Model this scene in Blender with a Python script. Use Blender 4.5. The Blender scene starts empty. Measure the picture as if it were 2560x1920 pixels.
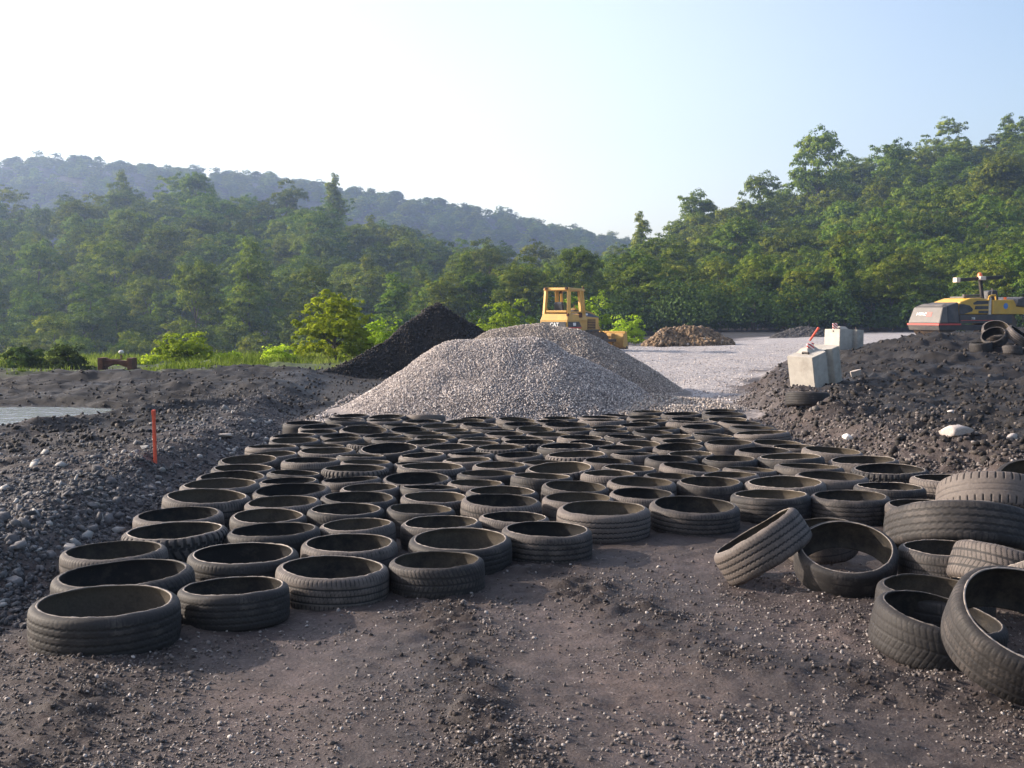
import bpy, bmesh, math, random
import numpy as np
from mathutils import Vector, Matrix, Quaternion
R = math.radians
rng = np.random.default_rng(7)
random.seed(7)
scene = bpy.context.scene
COL = scene.collection

# ---------------------------------------------------------------- camera
F = 2900.0           # focal length in source pixels (2560 wide)
CAM_H = 1.70
PITCH = math.atan((960 - 775) / F)
CP, SP = math.cos(PITCH), math.sin(PITCH)

def ray(px, py):
    u, v = (px - 1280) / F, -(py - 960) / F
    return np.array([u, CP + v * SP, -SP + v * CP])

def at_z(px, py, z):
    d = ray(px, py)
    t = (z - CAM_H) / d[2]
    return Vector((d[0] * t, d[1] * t, z))

def at_y(px, py, y):
    d = ray(px, py)
    t = y / d[1]
    return Vector((d[0] * t, y, CAM_H + d[2] * t))

cam = bpy.data.cameras.new('camera')
cam.sensor_width = 36
cam.lens = 36 * F / 2560
cam.clip_start = 0.05
cam.clip_end = 4000
camo = bpy.data.objects.new('camera', cam)
COL.objects.link(camo)
camo.location = (0, 0, CAM_H)
camo.rotation_euler = (math.pi / 2 - PITCH, 0, 0)
scene.camera = camo

# ---------------------------------------------------------------- helpers
def tag(o, label=None, cat=None, group=None, kind=None):
    if label: o['label'] = label
    if cat: o['category'] = cat
    if group: o['group'] = group
    if kind: o['kind'] = kind
    return o

def link(name, data, parent=None):
    o = bpy.data.objects.new(name, data)
    COL.objects.link(o)
    if parent is not None: o.parent = parent
    return o

def empty(name, loc=(0, 0, 0), rz=0.0):
    o = link(name, None)
    o.empty_display_size = 0.1
    o.location = loc
    o.rotation_euler = (0, 0, rz)
    return o

def mesh_np(name, verts, faces, mats=(), smooth=False, attrs=None, matidx=None):
    """verts (N,3); faces (M,k) all the same k"""
    verts = np.asarray(verts, dtype=np.float32); faces = np.asarray(faces, dtype=np.int32)
    me = bpy.data.meshes.new(name)
    M, k = faces.shape
    me.vertices.add(len(verts)); me.vertices.foreach_set('co', verts.ravel())
    me.loops.add(M * k); me.loops.foreach_set('vertex_index', faces.ravel())
    me.polygons.add(M)
    me.polygons.foreach_set('loop_start', np.arange(0, M * k, k, dtype=np.int32))
    me.polygons.foreach_set('loop_total', np.full(M, k, dtype=np.int32))
    if smooth: me.polygons.foreach_set('use_smooth', np.ones(M, dtype=bool))
    if matidx is not None: me.polygons.foreach_set('material_index', np.asarray(matidx, dtype=np.int32))
    me.update(calc_edges=True)
    me.validate()
    for m in mats: me.materials.append(m)
    if attrs:
        for an, av in attrs.items():
            av = np.asarray(av, dtype=np.float32)
            if av.ndim == 1:
                a = me.attributes.new(an, 'FLOAT', 'POINT'); a.data.foreach_set('value', av)
            else:
                a = me.attributes.new(an, 'FLOAT_COLOR', 'POINT')
                c = np.ones((len(av), 4), dtype=np.float32); c[:, :av.shape[1]] = av
                a.data.foreach_set('color', c.ravel())
    return me

class MB:
    """collects boxes, prisms, tubes into one bmesh"""
    def __init__(s): s.bm = bmesh.new()
    def hull8(s, pts, bevel=0.0):
        b = bmesh.new()
        v = [b.verts.new(p) for p in pts]
        for f in ((0, 1, 2, 3), (7, 6, 5, 4), (0, 4, 5, 1), (1, 5, 6, 2), (2, 6, 7, 3), (3, 7, 4, 0)):
            b.faces.new([v[i] for i in f])
        bmesh.ops.recalc_face_normals(b, faces=b.faces[:])
        if bevel: bmesh.ops.bevel(b, geom=b.edges[:], offset=bevel, segments=2, affect='EDGES', profile=0.5)
        s.add(b); return s
    def box(s, x0, x1, y0, y1, z0, z1, bevel=0.0):
        return s.hull8([(x0, y0, z0), (x0, y1, z0), (x1, y1, z0), (x1, y0, z0), (x0, y0, z1), (x0, y1, z1), (x1, y1, z1), (x1, y0, z1)], bevel)
    def add(s, b, mat=None):
        me = bpy.data.meshes.new('tmp'); b.to_mesh(me); b.free()
        if mat is not None: me.transform(mat)
        s.bm.from_mesh(me); bpy.data.meshes.remove(me)
    def prism(s, prof, y0, y1, bevel=0.0):
        """profile in (x,z), extruded along y"""
        b = bmesh.new()
        a = [b.verts.new((p[0], y0, p[1])) for p in prof]; c = [b.verts.new((p[0], y1, p[1])) for p in prof]
        n = len(prof)
        b.faces.new(a); b.faces.new(c[::-1])
        for i in range(n): b.faces.new((a[i], c[i], c[(i + 1) % n], a[(i + 1) % n]))
        bmesh.ops.recalc_face_normals(b, faces=b.faces[:])
        if bevel: bmesh.ops.bevel(b, geom=b.edges[:], offset=bevel, segments=2, affect='EDGES', profile=0.5)
        s.add(b); return s
    def bar(s, p0, p1, w, h=None, bevel=0.0):
        h = h or w
        p0, p1 = Vector(p0), Vector(p1); d = p1 - p0; L = d.length
        q = d.to_track_quat('Z', 'Y').to_matrix().to_4x4(); q.translation = p0
        b = bmesh.new()
        v = [b.verts.new(q @ Vector(p)) for p in ((-w/2, -h/2, 0), (-w/2, h/2, 0), (w/2, h/2, 0), (w/2, -h/2, 0), (-w/2, -h/2, L), (-w/2, h/2, L), (w/2, h/2, L), (w/2, -h/2, L))]
        for f in ((0, 1, 2, 3), (7, 6, 5, 4), (0, 4, 5, 1), (1, 5, 6, 2), (2, 6, 7, 3), (3, 7, 4, 0)): b.faces.new([v[i] for i in f])
        bmesh.ops.recalc_face_normals(b, faces=b.faces[:])
        if bevel: bmesh.ops.bevel(b, geom=b.edges[:], offset=bevel, segments=2, affect='EDGES', profile=0.5)
        s.add(b); return s
    def tube(s, p0, p1, r0, r1=None, seg=12):
        r1 = r0 if r1 is None else r1
        p0, p1 = Vector(p0), Vector(p1); d = p1 - p0
        q = d.to_track_quat('Z', 'Y').to_matrix().to_4x4(); q.translation = (p0 + p1) / 2
        b = bmesh.new()
        bmesh.ops.create_cone(b, cap_ends=True, cap_tris=False, segments=seg, radius1=r0, radius2=r1, depth=d.length)
        s.add(b, q); return s
    def ball(s, c, r, sx=1, sy=1, sz=1, seg=12):
        b = bmesh.new(); bmesh.ops.create_uvsphere(b, u_segments=seg, v_segments=max(6, seg // 2), radius=r)
        s.add(b, Matrix.Translation(c) @ Matrix.Diagonal((sx, sy, sz, 1))); return s
    def build(s, name, mat, parent=None, smooth=False):
        me = bpy.data.meshes.new(name); s.bm.to_mesh(me); s.bm.free()
        if smooth:
            me.polygons.foreach_set('use_smooth', np.ones(len(me.polygons), dtype=bool))
        me.materials.append(mat)
        return link(name, me, parent)

# ---------------------------------------------------------------- numpy value noise
def _hash(ix, iy, seed):
    h = (ix.astype(np.int64) * 374761393 + iy.astype(np.int64) * 668265263 + seed * 1442695041) & 0x7fffffff
    h = ((h ^ (h >> 13)) * 1274126177) & 0x7fffffff
    h = h ^ (h >> 16)
    return (h & 0xffff) / 65535.0

def vnoise(x, y, seed=0):
    x0 = np.floor(x); y0 = np.floor(y); fx = x - x0; fy = y - y0
    fx = fx * fx * fx * (fx * (fx * 6 - 15) + 10); fy = fy * fy * fy * (fy * (fy * 6 - 15) + 10)
    a = _hash(x0, y0, seed); b = _hash(x0 + 1, y0, seed); c = _hash(x0, y0 + 1, seed); d = _hash(x0 + 1, y0 + 1, seed)
    return (a + (b - a) * fx) * (1 - fy) + (c + (d - c) * fx) * fy - 0.5

def fbm(x, y, scale, octv=4, seed=0, gain=0.5):
    s = np.zeros_like(x, dtype=float); a = 1.0; f = 1.0 / scale
    for o in range(octv):
        s += a * vnoise(x * f + 17.3 * o, y * f - 9.1 * o, seed + o * 31); a *= gain; f *= 2.03
    return s

def sstep(a, b, x):
    t = np.clip((x - a) / (b - a), 0, 1); return t * t * (3 - 2 * t)

# ---------------------------------------------------------------- materials
def new_mat(name):
    m = bpy.data.materials.new(name); m.use_nodes = True
    nt = m.node_tree; b = nt.nodes['Principled BSDF']
    return m, nt, b

def N(nt, t, **kw):
    n = nt.nodes.new(t)
    for k, v in kw.items(): setattr(n, k, v)
    return n

def ramp(nt, stops):
    r = nt.nodes.new('ShaderNodeValToRGB')
    e = r.color_ramp.elements
    while len(e) < len(stops): e.new(0.5)
    for i, (p, c) in enumerate(stops): e[i].position = p; e[i].color = (*c, 1)
    return r

def noise_node(nt, scale, detail=6, rough=0.6, coord='Object'):
    tc = nt.nodes.new('ShaderNodeTexCoord'); n = nt.nodes.new('ShaderNodeTexNoise')
    n.inputs['Scale'].default_value = scale; n.inputs['Detail'].default_value = detail; n.inputs['Roughness'].default_value = rough
    nt.links.new(tc.outputs[coord], n.inputs['Vector'])
    return n

def mixc(nt, fac, a, b, mode='MIX'):
    m = nt.nodes.new('ShaderNodeMix'); m.data_type = 'RGBA'; m.blend_type = mode
    for s, v in ((m.inputs[0], fac), (m.inputs[6], a), (m.inputs[7], b)):
        if hasattr(v, 'links') or hasattr(v, 'is_linked'): nt.links.new(v, s)
        elif isinstance(v, (int, float)): s.default_value = v
        else: s.default_value = (*v, 1)
    return m.outputs[2]

def bump(nt, b, h, strength=0.4, dist=0.02):
    n = nt.nodes.new('ShaderNodeBump'); n.inputs['Strength'].default_value = strength; n.inputs['Distance'].default_value = dist
    nt.links.new(h, n.inputs['Height']); nt.links.new(n.outputs['Normal'], b.inputs['Normal'])

def simple(name, c, rough=0.6, metal=0.0, var=0.25, scale=8.0, dirt=None, dirt_amt=0.5, bumpd=0.0, spec=0.4):
    m, nt, b = new_mat(name)
    n = noise_node(nt, scale)
    lo = tuple(x * (1 - var) for x in c); hi = tuple(min(1, x * (1 + var)) for x in c)
    r = ramp(nt, [(0.3, lo), (0.7, hi)]); nt.links.new(n.outputs['Fac'], r.inputs['Fac'])
    col = r.outputs['Color']
    if dirt:
        n2 = noise_node(nt, scale * 0.45, 8, 0.7)
        r2 = ramp(nt, [(0.42, (0, 0, 0)), (0.62, (dirt_amt,) * 3)]); nt.links.new(n2.outputs['Fac'], r2.inputs['Fac'])
        col = mixc(nt, r2.outputs['Color'], col, dirt)
    nt.links.new(col, b.inputs['Base Color'])
    b.inputs['Roughness'].default_value = rough; b.inputs['Metallic'].default_value = metal
    b.inputs['Specular IOR Level'].default_value = spec
    if bumpd: bump(nt, b, n.outputs['Fac'], 0.6, bumpd)
    return m
# ---------------------------------------------------------------- terrain height
def interp(x, xs, ys): return np.interp(x, xs, ys)

# tree-top skyline of the near hills as elevation angle against azimuth (x/y), and their tree height
SKY_AZ = np.array([-.70, -.44, -.36, -.28, -.19, -.12, -.05, 0.0, .05, .10, .125, .16, .20, .245, .28, .33, .38, .44, .70])
SKY_EL = np.array([.092, .092, .106, .106, .102, .088, .066, .042, .036, .046, .062, .084, .096, .108, .122, .136, .144, .148, .170])
FAR_AZ = np.array([-.80, -.44, -.36, -.30, -.20, -.10, 0.0, .06, .125, .2, .3, .44, .8])
FAR_EL = np.array([.112, .122, .127, .126, .119, .106, .087, .075, .063, .07, .10, .14, .15])
D0L, D0R, D1 = 118.0, 128.0, 262.0

def hills(x, y):
    yy = np.maximum(y, 1.0); az = x / yy; d = np.hypot(x, y)
    t0 = interp(az, [-.3, .05], [D0L, D0R])
    base = interp(az, [-.12, .03], [-7.0, -0.6])          # the ground drops behind the grass on the left
    dip = sstep(38, 100, d) * base
    crest = SKY_EL[0] * 0 + interp(az, SKY_AZ, SKY_EL) * D1 * 0.98 + 1.7 - 12.5
    t = np.clip((d - t0) / (D1 - t0), 0, 1)
    near = (crest - base) * (0.75 * t + 0.25 * t * t)
    near = np.where(d > D1, (crest - base) * np.maximum(0, 1 - ((d - D1) / 260) ** 1.0 * 0.9), near)
    far_c = interp(az, FAR_AZ, FAR_EL) * 640 + 1.7 - 9
    tf = sstep(420, 640, d)
    far = far_c * tf
    far = np.where(d > 640, far_c * np.maximum(0.3, 1 - (d - 640) / 900), far)
    h = dip + near
    return np.where(d > 380, np.maximum(h, far), h) + np.where(d > 110, fbm(x, y, 60, 3, 5) * 3.0 * sstep(110, 170, d), 0)

def puddle_mask(x, y):
    # puddle at the far left behind the low ridge
    return np.clip(1 - ((x + 8.7 + .5 * vnoise(y * 1.1, x * .2, 9)) / 2.35) ** 2 - ((y - 17.3 - 0.22 * (x + 8.7) + 1.1 * vnoise(x * .9, y * .3, 8)) / 1.35) ** 2, 0, 1)

def _line(x, y, pts, w):
    px_ = np.array([p[1] for p in pts][::-1]); py_ = np.array([p[0] for p in pts][::-1])   # along y
    return np.exp(-((x - np.interp(y, px_, py_)) / w) ** 2) * sstep(px_[0] - .6, px_[0], y) * (1 - sstep(px_[-1], px_[-1] + .6, y))
def clod_band(x, y):
    wx = x + fbm(x, y, .7, 2, 301) * .22
    a = _line(wx, y, [(-.42, 7.3), (-.33, 6.45), (-.18, 5.3), (-.08, 4.3), (.0, 3.2)], .17)
    b_ = _line(wx, y, [(.2, 7.4), (.45, 6.8), (.95, 5.8), (1.7, 5.15), (2.2, 4.6), (2.6, 3.4)], .30)
    c = _line(wx, y, [(1.75, 7.0), (1.95, 6.0), (2.2, 5.3)], .25) * .7
    d = _line(wx, y, [(-1.85, 5.4), (-1.75, 4.6), (-1.6, 3.2)], .3) * .7
    return np.clip(np.maximum(np.maximum(a, b_), np.maximum(c, d)) * (.55 + 1.1 * np.clip(fbm(x, y, .45, 3, 302) + .35, 0, 1)), 0, 1)
def pack_band(x, y):
    wx = x + fbm(x, y, 1.1, 2, 303) * .18
    a = _line(wx, y, [(-1.25, 7.2), (-1.06, 5.5), (-.85, 3.2)], .38); b_ = _line(wx, y, [(.15, 6.4), (.55, 5.1), (.9, 3.2)], .34); c = _line(wx, y, [(1.4, 7.6), (1.5, 6.5), (1.6, 5.9)], .4)
    return np.clip(np.maximum(a, np.maximum(b_, c)), 0, 1)
def bed_mask(x, y): return sstep(4.9, 5.6, y + .25 * np.abs(x)) * (1 - sstep(17.5, 18.5, y)) * sstep(.3, -.2, left_edge(y) - x) * sstep(.3, -.2, x - right_edge(y)) * sstep(.0, .8, y - 5.6 - .62 * (x + 2.2))

def left_edge(y): return interp(y, [0, 5.2, 6.5, 11, 15.5, 17.5, 40], [-4.3, -3.0, -2.72, -3.0, -2.95, -3.4, -5.0])
def right_edge(y): return interp(y, [0, 6.5, 8.5, 10.5, 12.6, 14.5, 17, 19.5, 23, 33, 45, 60, 90], [6.2, 5.6, 5.0, 4.45, 3.75, 3.55, 3.5, 3.75, 4.5, 7.2, 14.0, 24.0, 44.0])

def verge_y(x): return interp(x, [-16, -11, -7, -5, -2], [25.0, 26.2, 28.6, 31.0, 33.5])

def ground_h(x, y, detail=True):
    x = np.asarray(x, float); y = np.asarray(y, float)
    z = hills(x, y)
    # left bank: a low gravel shelf beside the tyre bed
    le = left_edge(y)
    fade = sstep(3.0, 6.0, y) * (1 - sstep(22, 32, y))
    wob = fbm(x, y, 1.6, 3, 11) * 0.5
    lb = sstep(0.0, .75, le - x + wob * 0.35) * interp(x, [-9, -5.5, -3], [.16, .20, .27]) * fade
    # low ridge running along the left field, rut on its far side and the puddle hollow
    ry = interp(x, [-16, -9, -6.0, -3.8, -2.5], [10.2, 12.2, 14.6, 19.5, 24])
    dr = (y - ry)
    ridge = np.exp(-(dr / 0.55) ** 2) * 0.085 * sstep(-2.6, -4.0, x) * (0.7 + 0.9 * np.clip(fbm(x, y, .8, 3, 3) + .4, 0, 1))
    hollow = sstep(0.3, 1.6, dr) * 0.20 * sstep(-2.9, -4.2, x) * (1 - sstep(18, 24, y))
    z = z + lb + ridge * fade - hollow * fade
    z = np.where(puddle_mask(x, y) > 0, np.minimum(z, z * 0 + np.where(puddle_mask(x, y) > 0.0, 0.15 - 0.36 * puddle_mask(x, y) + 0.1 * (1 - sstep(0, .3, puddle_mask(x, y))), 9)), z)
    # churned dark berms of the left field
    bl = sstep(-2.8, -5.0, x) * sstep(19, 23, y) * (1 - sstep(0, 3, y - verge_y(x)))
    z = z + bl * (np.clip(fbm(x * 0.35, y, 1.7, 4, 21) + 0.12, 0, 1) * 0.26 + fbm(x * .6, y, .7, 3, 22) * .07)
    bb = np.exp(-((y - 28.5 + 0.10 * (x + 6)) / 1.3) ** 2) * sstep(-9.0, -7.4, x) * (1 - sstep(-5.4, -3.6, x)) * 0.40
    z = z + bb * (0.7 + 1.0 * np.clip(fbm(x, y, 1.8, 3, 8), -.3, .5))
    # grass verge stands slightly above the field
    gv = sstep(0, 3, y - verge_y(x)) * (1 - sstep(40, 55, y)) * sstep(1.0, -3.0, x)
    z = z + gv * 0.12
    # right bank: dirt mound climbing away from the bed
    re = right_edge(y)
    e = x - re + wob * 0.5
    near_fade = sstep(6.5, 9.5, y)
    bank = sstep(0.0, 0.95, e) * (0.30 + 0.06 * sstep(0, 3, e)) * near_fade * (1 - sstep(38, 50, y))
    # crest in the distance, to the right
    cr = np.exp(-((y - 28.0 - 0.08 * (x - 10)) / 3.4) ** 2) * sstep(0.3, 4.2, e - .2) * interp(x, [3, 6, 8, 10.5, 13, 20], [0, .12, .30, .50, .55, .60])
    slope = sstep(13, 27, y) * sstep(0, 3.5, e) * interp(x, [4, 8, 12], [.05, .20, .30]) * (1 - sstep(31, 42, y))
    z = z + bank + cr + slope + .50 * sstep(42, 72, y) * sstep(7, 19, x) * (1 - sstep(100, 130, y))
    # bank rubble roughness
    rough = (sstep(-0.2, 0.5, e) * near_fade * (1 - sstep(36, 44, y)))
    if detail:
        z = z + rough * (fbm(x, y, 0.9, 4, 41) * 0.17 + np.maximum(fbm(x, y, .32, 3, 43), -.05) * .10)
        z = z + sstep(-0.1, 0.6, le - x) * fade * (fbm(x, y, 0.55, 4, 42) * 0.07 + fbm(x, y, .16, 2, 44) * .03)
        lf = sstep(0.8, 2.2, le - x) * sstep(13, 18, y) * (1 - sstep(33, 38, y)) * (puddle_mask(x, y) <= 0)
        z = z + lf * (np.maximum(fbm(x * .5, y, .36, 4, 45, .6), -.10) * .10 + fbm(x * .16 + y * .1, y * 1.5, .9, 3, 46) * .15)
        z = z + rough * np.maximum(fbm(x, y, .18, 3, 47, .6), -.1) * .09
        # foreground: wheel ruts running away from the camera, clods and pits
        fg = (1 - sstep(5.5, 8.5, y)) + 0.25
        fg = fg * (1 - .75 * bed_mask(x, y)); cb = clod_band(x, y); pb = pack_band(x, y)
        z = z + (fbm(x, y, 1.1, 3, 51) * 0.028 + fbm(x * 1.5, y * .55, .5, 3, 55) * .020) * fg * (1 - .5 * pb)
        z = z + cb * (.012 + np.maximum(fbm(x, y, .11, 3, 57, .65), -.12) * .058) - pb * .016
        z = z + np.maximum(fbm(x, y, 0.16, 4, 52, .6) - 0.10, 0) * 0.030 * fg * np.clip(0.35 + 1.6 * fbm(x * 1.6, y * .8, 1.0, 2, 53), 0, 1)
        z = z + fbm(x, y, 0.09, 3, 54, .65) * 0.015 * (1 - sstep(9, 14, y)) * (1 - .55 * pb)
        # gravel road ripples
        road = sstep(17.5, 20, y) * (1 - sstep(55, 80, y)) * sstep(.4, -.4, e) * sstep(0, 2, x)
        z = z + road * (fbm(x, y * 1.6, 0.9, 4, 61) * 0.055)
        mid = sstep(16, 20, y) * (1 - sstep(70, 90, y))
        z = z + mid * fbm(x, y, 2.6, 3, 63) * 0.06
    return z

def gz(x, y): return float(ground_h(np.array([x]), np.array([y]))[0])

# tensor grid: fine near the camera
def axis_pts(segs):
    out = [segs[0][0]]
    for a, b, s0, s1 in segs:
        x = a; 
        while x < b - 1e-6:
            t = (x - a) / (b - a); s = s0 * (s1 / s0) ** t
            x = min(b, x + s); out.append(x)
    return np.array(out)
xr = axis_pts([(0, 4.6, .032, .036), (4.6, 14, .036, .12), (14, 60, .12, 2.5), (60, 430, 2.5, 10), (430, 1100, 10, 80)])
xs = np.concatenate([-xr[:0:-1], xr])
ys = axis_pts([(-60, -2, 12, 1.2), (-2, 3.6, 1.0, .05), (3.6, 9, .026, .036), (9, 20, .036, .08), (20, 45, .08, .22), (45, 120, .22, 2.5), (120, 300, 2.5, 5), (300, 780, 5, 12), (780, 1500, 12, 80)])
GX, GY = np.meshgrid(xs, ys)
GZ = ground_h(GX.ravel(), GY.ravel()).reshape(GX.shape)
nx, ny = len(xs), len(ys)
gv = np.stack([GX.ravel(), GY.ravel(), GZ.ravel()], 1)
ii = (np.arange(ny - 1)[:, None] * nx + np.arange(nx - 1)[None, :]).ravel()
gf = np.stack([ii, ii + 1, ii + nx + 1, ii + nx], 1)
X, Y = GX.ravel(), GY.ravel()
E = X - right_edge(Y); LE = left_edge(Y) - X
wobm = fbm(X, Y, 1.2, 4, 71)
w_gravel = sstep(0.5, -0.6, E + wobm * 1.2) * sstep(17.2, 18.6, Y + wobm) * (1 - sstep(56, 64, Y - 1.5 * np.maximum(X - 8, 0) + wobm * 6)) * sstep(-2.5, 1.8, X - 0.03 * (Y - 18) + wobm)
w_grass = sstep(-.6, 1.2, Y - verge_y(X) + wobm * 2.5) * sstep(2.0, -3.0, X - 0.05 * (Y - 40) + wobm * 2) + sstep(66, 84, Y) * sstep(.06, -.02, X / np.maximum(Y, 1))
w_grass = np.clip(w_grass, 0, 1) * (1 - sstep(92, 108, np.hypot(X, Y)))
w_dark = np.clip(np.clip(sstep(0.6, 1.8, LE) * (.35 + .65 * sstep(11, 16, Y + .4 * (X + 4))) * sstep(7, 10, Y) + .9 * fbm(X * .4, Y, 1.6, 3, 72), 0, 1) * sstep(.3, 1.0, LE) * sstep(7, 10, Y) + sstep(0.3, 1.6, E) * sstep(8.5, 11, Y) + sstep(90, 108, np.hypot(X, Y)) + sstep(64, 80, Y) * sstep(-.02, .06, X / np.maximum(Y, 1)), 0, 1)
w_dark = np.clip(w_dark + sstep(18.2, 20.5, Y + wobm) * sstep(-1.2, -2.6, X) * (Y < 90), 0, 1)
w_cb = clod_band(X, Y); w_pb = pack_band(X, Y)
w_stone = np.clip(sstep(-0.25, 0.3, LE + wobm * .5) * (1 - sstep(2.2, 4.2, LE)) * sstep(3.5, 6, Y) * (1 - sstep(19, 26, Y)), 0, 1)
zone = np.stack([w_gravel, w_grass, w_dark], 1)

def ground_material():
    m, nt, b = new_mat('dirt_and_gravel_ground'); L = nt.links.new
    at = N(nt, 'ShaderNodeAttribute', attribute_name='zone'); sep = N(nt, 'ShaderNodeSeparateColor'); L(at.outputs['Color'], sep.inputs[0])
    ats = N(nt, 'ShaderNodeAttribute', attribute_name='stone')
    big = noise_node(nt, 0.55, 5, .6); med = noise_node(nt, 4.5, 8, .7); fine = noise_node(nt, 26, 9, .78); 
    tc = N(nt, 'ShaderNodeTexCoord')
    vor = N(nt, 'ShaderNodeTexVoronoi'); vor.inputs['Scale'].default_value = 26; vor.inputs['Randomness'].default_value = 1; L(tc.outputs['Object'], vor.inputs['Vector'])
    vor2 = N(nt, 'ShaderNodeTexVoronoi'); vor2.inputs['Scale'].default_value = 62; L(tc.outputs['Object'], vor2.inputs['Vector'])
    rd = ramp(nt, [(0.30, (.032, .0235, .0215)), (0.52, (.069, .051, .0465)), (0.72, (.125, .0945, .087))]); L(med.outputs['Fac'], rd.inputs['Fac'])
    rb = ramp(nt, [(0.35, (.60, .60, .64)), (0.65, (1.12, 1.08, 1.03))]); L(big.outputs['Fac'], rb.inputs['Fac'])
    dirt = mixc(nt, 1.0, rd.outputs['Color'], rb.outputs['Color'], 'MULTIPLY')
    # pebbles pressed into the surface: random cell tones, thresholded
    rp = ramp(nt, [(0.0, (.03, .025, .024)), (.55, (.085, .068, .062)), (.86, (.165, .138, .128)), (1.0, (.40, .355, .33))]); L(vor2.outputs['Color'], rp.inputs['Fac'])
    rpm = ramp(nt, [(.44, (0, 0, 0)), (.66, (.6, .6, .6))]); L(fine.outputs['Fac'], rpm.inputs['Fac'])
    dirt = mixc(nt, rpm.outputs['Color'], dirt, rp.outputs['Color'])
    ac = N(nt, 'ShaderNodeAttribute', attribute_name='churn'); ap = N(nt, 'ShaderNodeAttribute', attribute_name='packed')
    dirt = mixc(nt, ac.outputs['Fac'], dirt, mixc(nt, 1.0, dirt, (.55, .53, .53), 'MULTIPLY'))
    dirt = mixc(nt, ap.outputs['Fac'], dirt, mixc(nt, 1.0, dirt, (1.50, 1.47, 1.46), 'MULTIPLY'))
    # dark shale field
    rk = ramp(nt, [(.3, (.008, .0065, .0064)), (.55, (.019, .0155, .0145)), (.75, (.046, .037, .034))]); L(med.outputs['Fac'], rk.inputs['Fac'])
    c = mixc(nt, sep.outputs[2], dirt, rk.outputs['Color'])
    # crushed stone of the road
    rg = ramp(nt, [(0.0, (.25, .224, .219)), (.5, (.43, .388, .374)), (1.0, (.72, .65, .615))]); L(vor.outputs['Color'], rg.inputs['Fac'])
    rg2 = ramp(nt, [(.3, (.72, .72, .74)), (.7, (1.1, 1.08, 1.05))]); L(med.outputs['Fac'], rg2.inputs['Fac'])
    rgm = mixc(nt, 1.0, rg.outputs['Color'], rg2.outputs['Color'], 'MULTIPLY')
    c = mixc(nt, sep.outputs[0], c, rgm)
    # grass soil
    rgr = ramp(nt, [(.3, (.045, .06, .018)), (.7, (.12, .15, .04))]); L(med.outputs['Fac'], rgr.inputs['Fac'])
    c = mixc(nt, sep.outputs[1], c, rgr.outputs['Color'])
    L(mixc(nt, 1.0, c, (.70, .725, .745), 'MULTIPLY'), b.inputs['Base Color'])
    rr = ramp(nt, [(.3, (.55,) * 3), (.7, (.95,) * 3)]); L(big.outputs['Fac'], rr.inputs['Fac']); L(rr.outputs['Color'], b.inputs['Roughness'])
    b.inputs['Specular IOR Level'].default_value = .3
    ad = N(nt, 'ShaderNodeMath', operation='ADD'); L(fine.outputs['Fac'], ad.inputs[0])
    sc = N(nt, 'ShaderNodeMath', operation='MULTIPLY'); L(vor2.outputs['Distance'], sc.inputs[0]); sc.inputs[1].default_value = -.35; L(sc.outputs[0], ad.inputs[1])
    bump(nt, b, ad.outputs[0], .6, .012)
    return m
M_GROUND = ground_material()
g = link('ground', mesh_np('ground', gv, gf, [M_GROUND], True, {'zone': zone, 'stone': w_stone, 'churn': w_cb, 'packed': w_pb}))
tag(g, kind='structure')
del gv, gf

# ---------------------------------------------------------------- stones (merged, uncountable)
_ico = bmesh.new(); bmesh.ops.create_icosphere(_ico, subdivisions=1, radius=1.0)
ICO_V = np.array([v.co for v in _ico.verts]); ICO_F = np.array([[v.index for v in f.verts] for f in _ico.faces]); _ico.free()

def rand_rot(n, flat=None):
    q = rng.normal(size=(n, 4)); 
    if flat is not None: q[:, 1:3] *= flat; q[:, 0] *= 1; 
    q /= np.linalg.norm(q, axis=1)[:, None]
    w, x, y, z = q.T
    return np.stack([np.stack([1 - 2 * (y * y + z * z), 2 * (x * y - z * w), 2 * (x * z + y * w)], 1),
                     np.stack([2 * (x * y + z * w), 1 - 2 * (x * x + z * z), 2 * (y * z - x * w)], 1),
                     np.stack([2 * (x * z - y * w), 2 * (y * z + x * w), 1 - 2 * (x * x + y * y)], 1)], 1)

def stones_mesh(name, pos, size, mat, tone, squash=(.55, 1.0), flat=None, jit=.22):
    """pos (n,3) size (n,) -> one mesh of angular stones, with a tone per stone"""
    n = len(pos); K = 40
    var = ICO_V[None] * (1 + rng.uniform(-jit, jit, (K, len(ICO_V), 1)))
    # chip: clip each variant by a few random planes
    for k in range(K):
        for _ in range(7):
            d = rng.normal(size=3); d /= np.linalg.norm(d); lim = rng.uniform(.5, .8)
            pr = var[k] @ d; ex = np.maximum(pr - lim, 0); var[k] -= ex[:, None] * d
    pick = rng.integers(0, K, n)
    v = var[pick]
    an = np.stack([rng.uniform(.75, 1.15, n), rng.uniform(.6, 1.0, n), rng.uniform(*squash, n)], 1)
    v = v * (an * size[:, None])[:, None, :]
    v = np.einsum('nij,nkj->nki', rand_rot(n, flat), v) + pos[:, None, :]
    f = (ICO_F[None] + (np.arange(n) * len(ICO_V))[:, None, None]).reshape(-1, 3)
    return mesh_np(name, v.reshape(-1, 3), f, [mat], False, {'tone': np.repeat(tone, len(ICO_V))})

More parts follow.
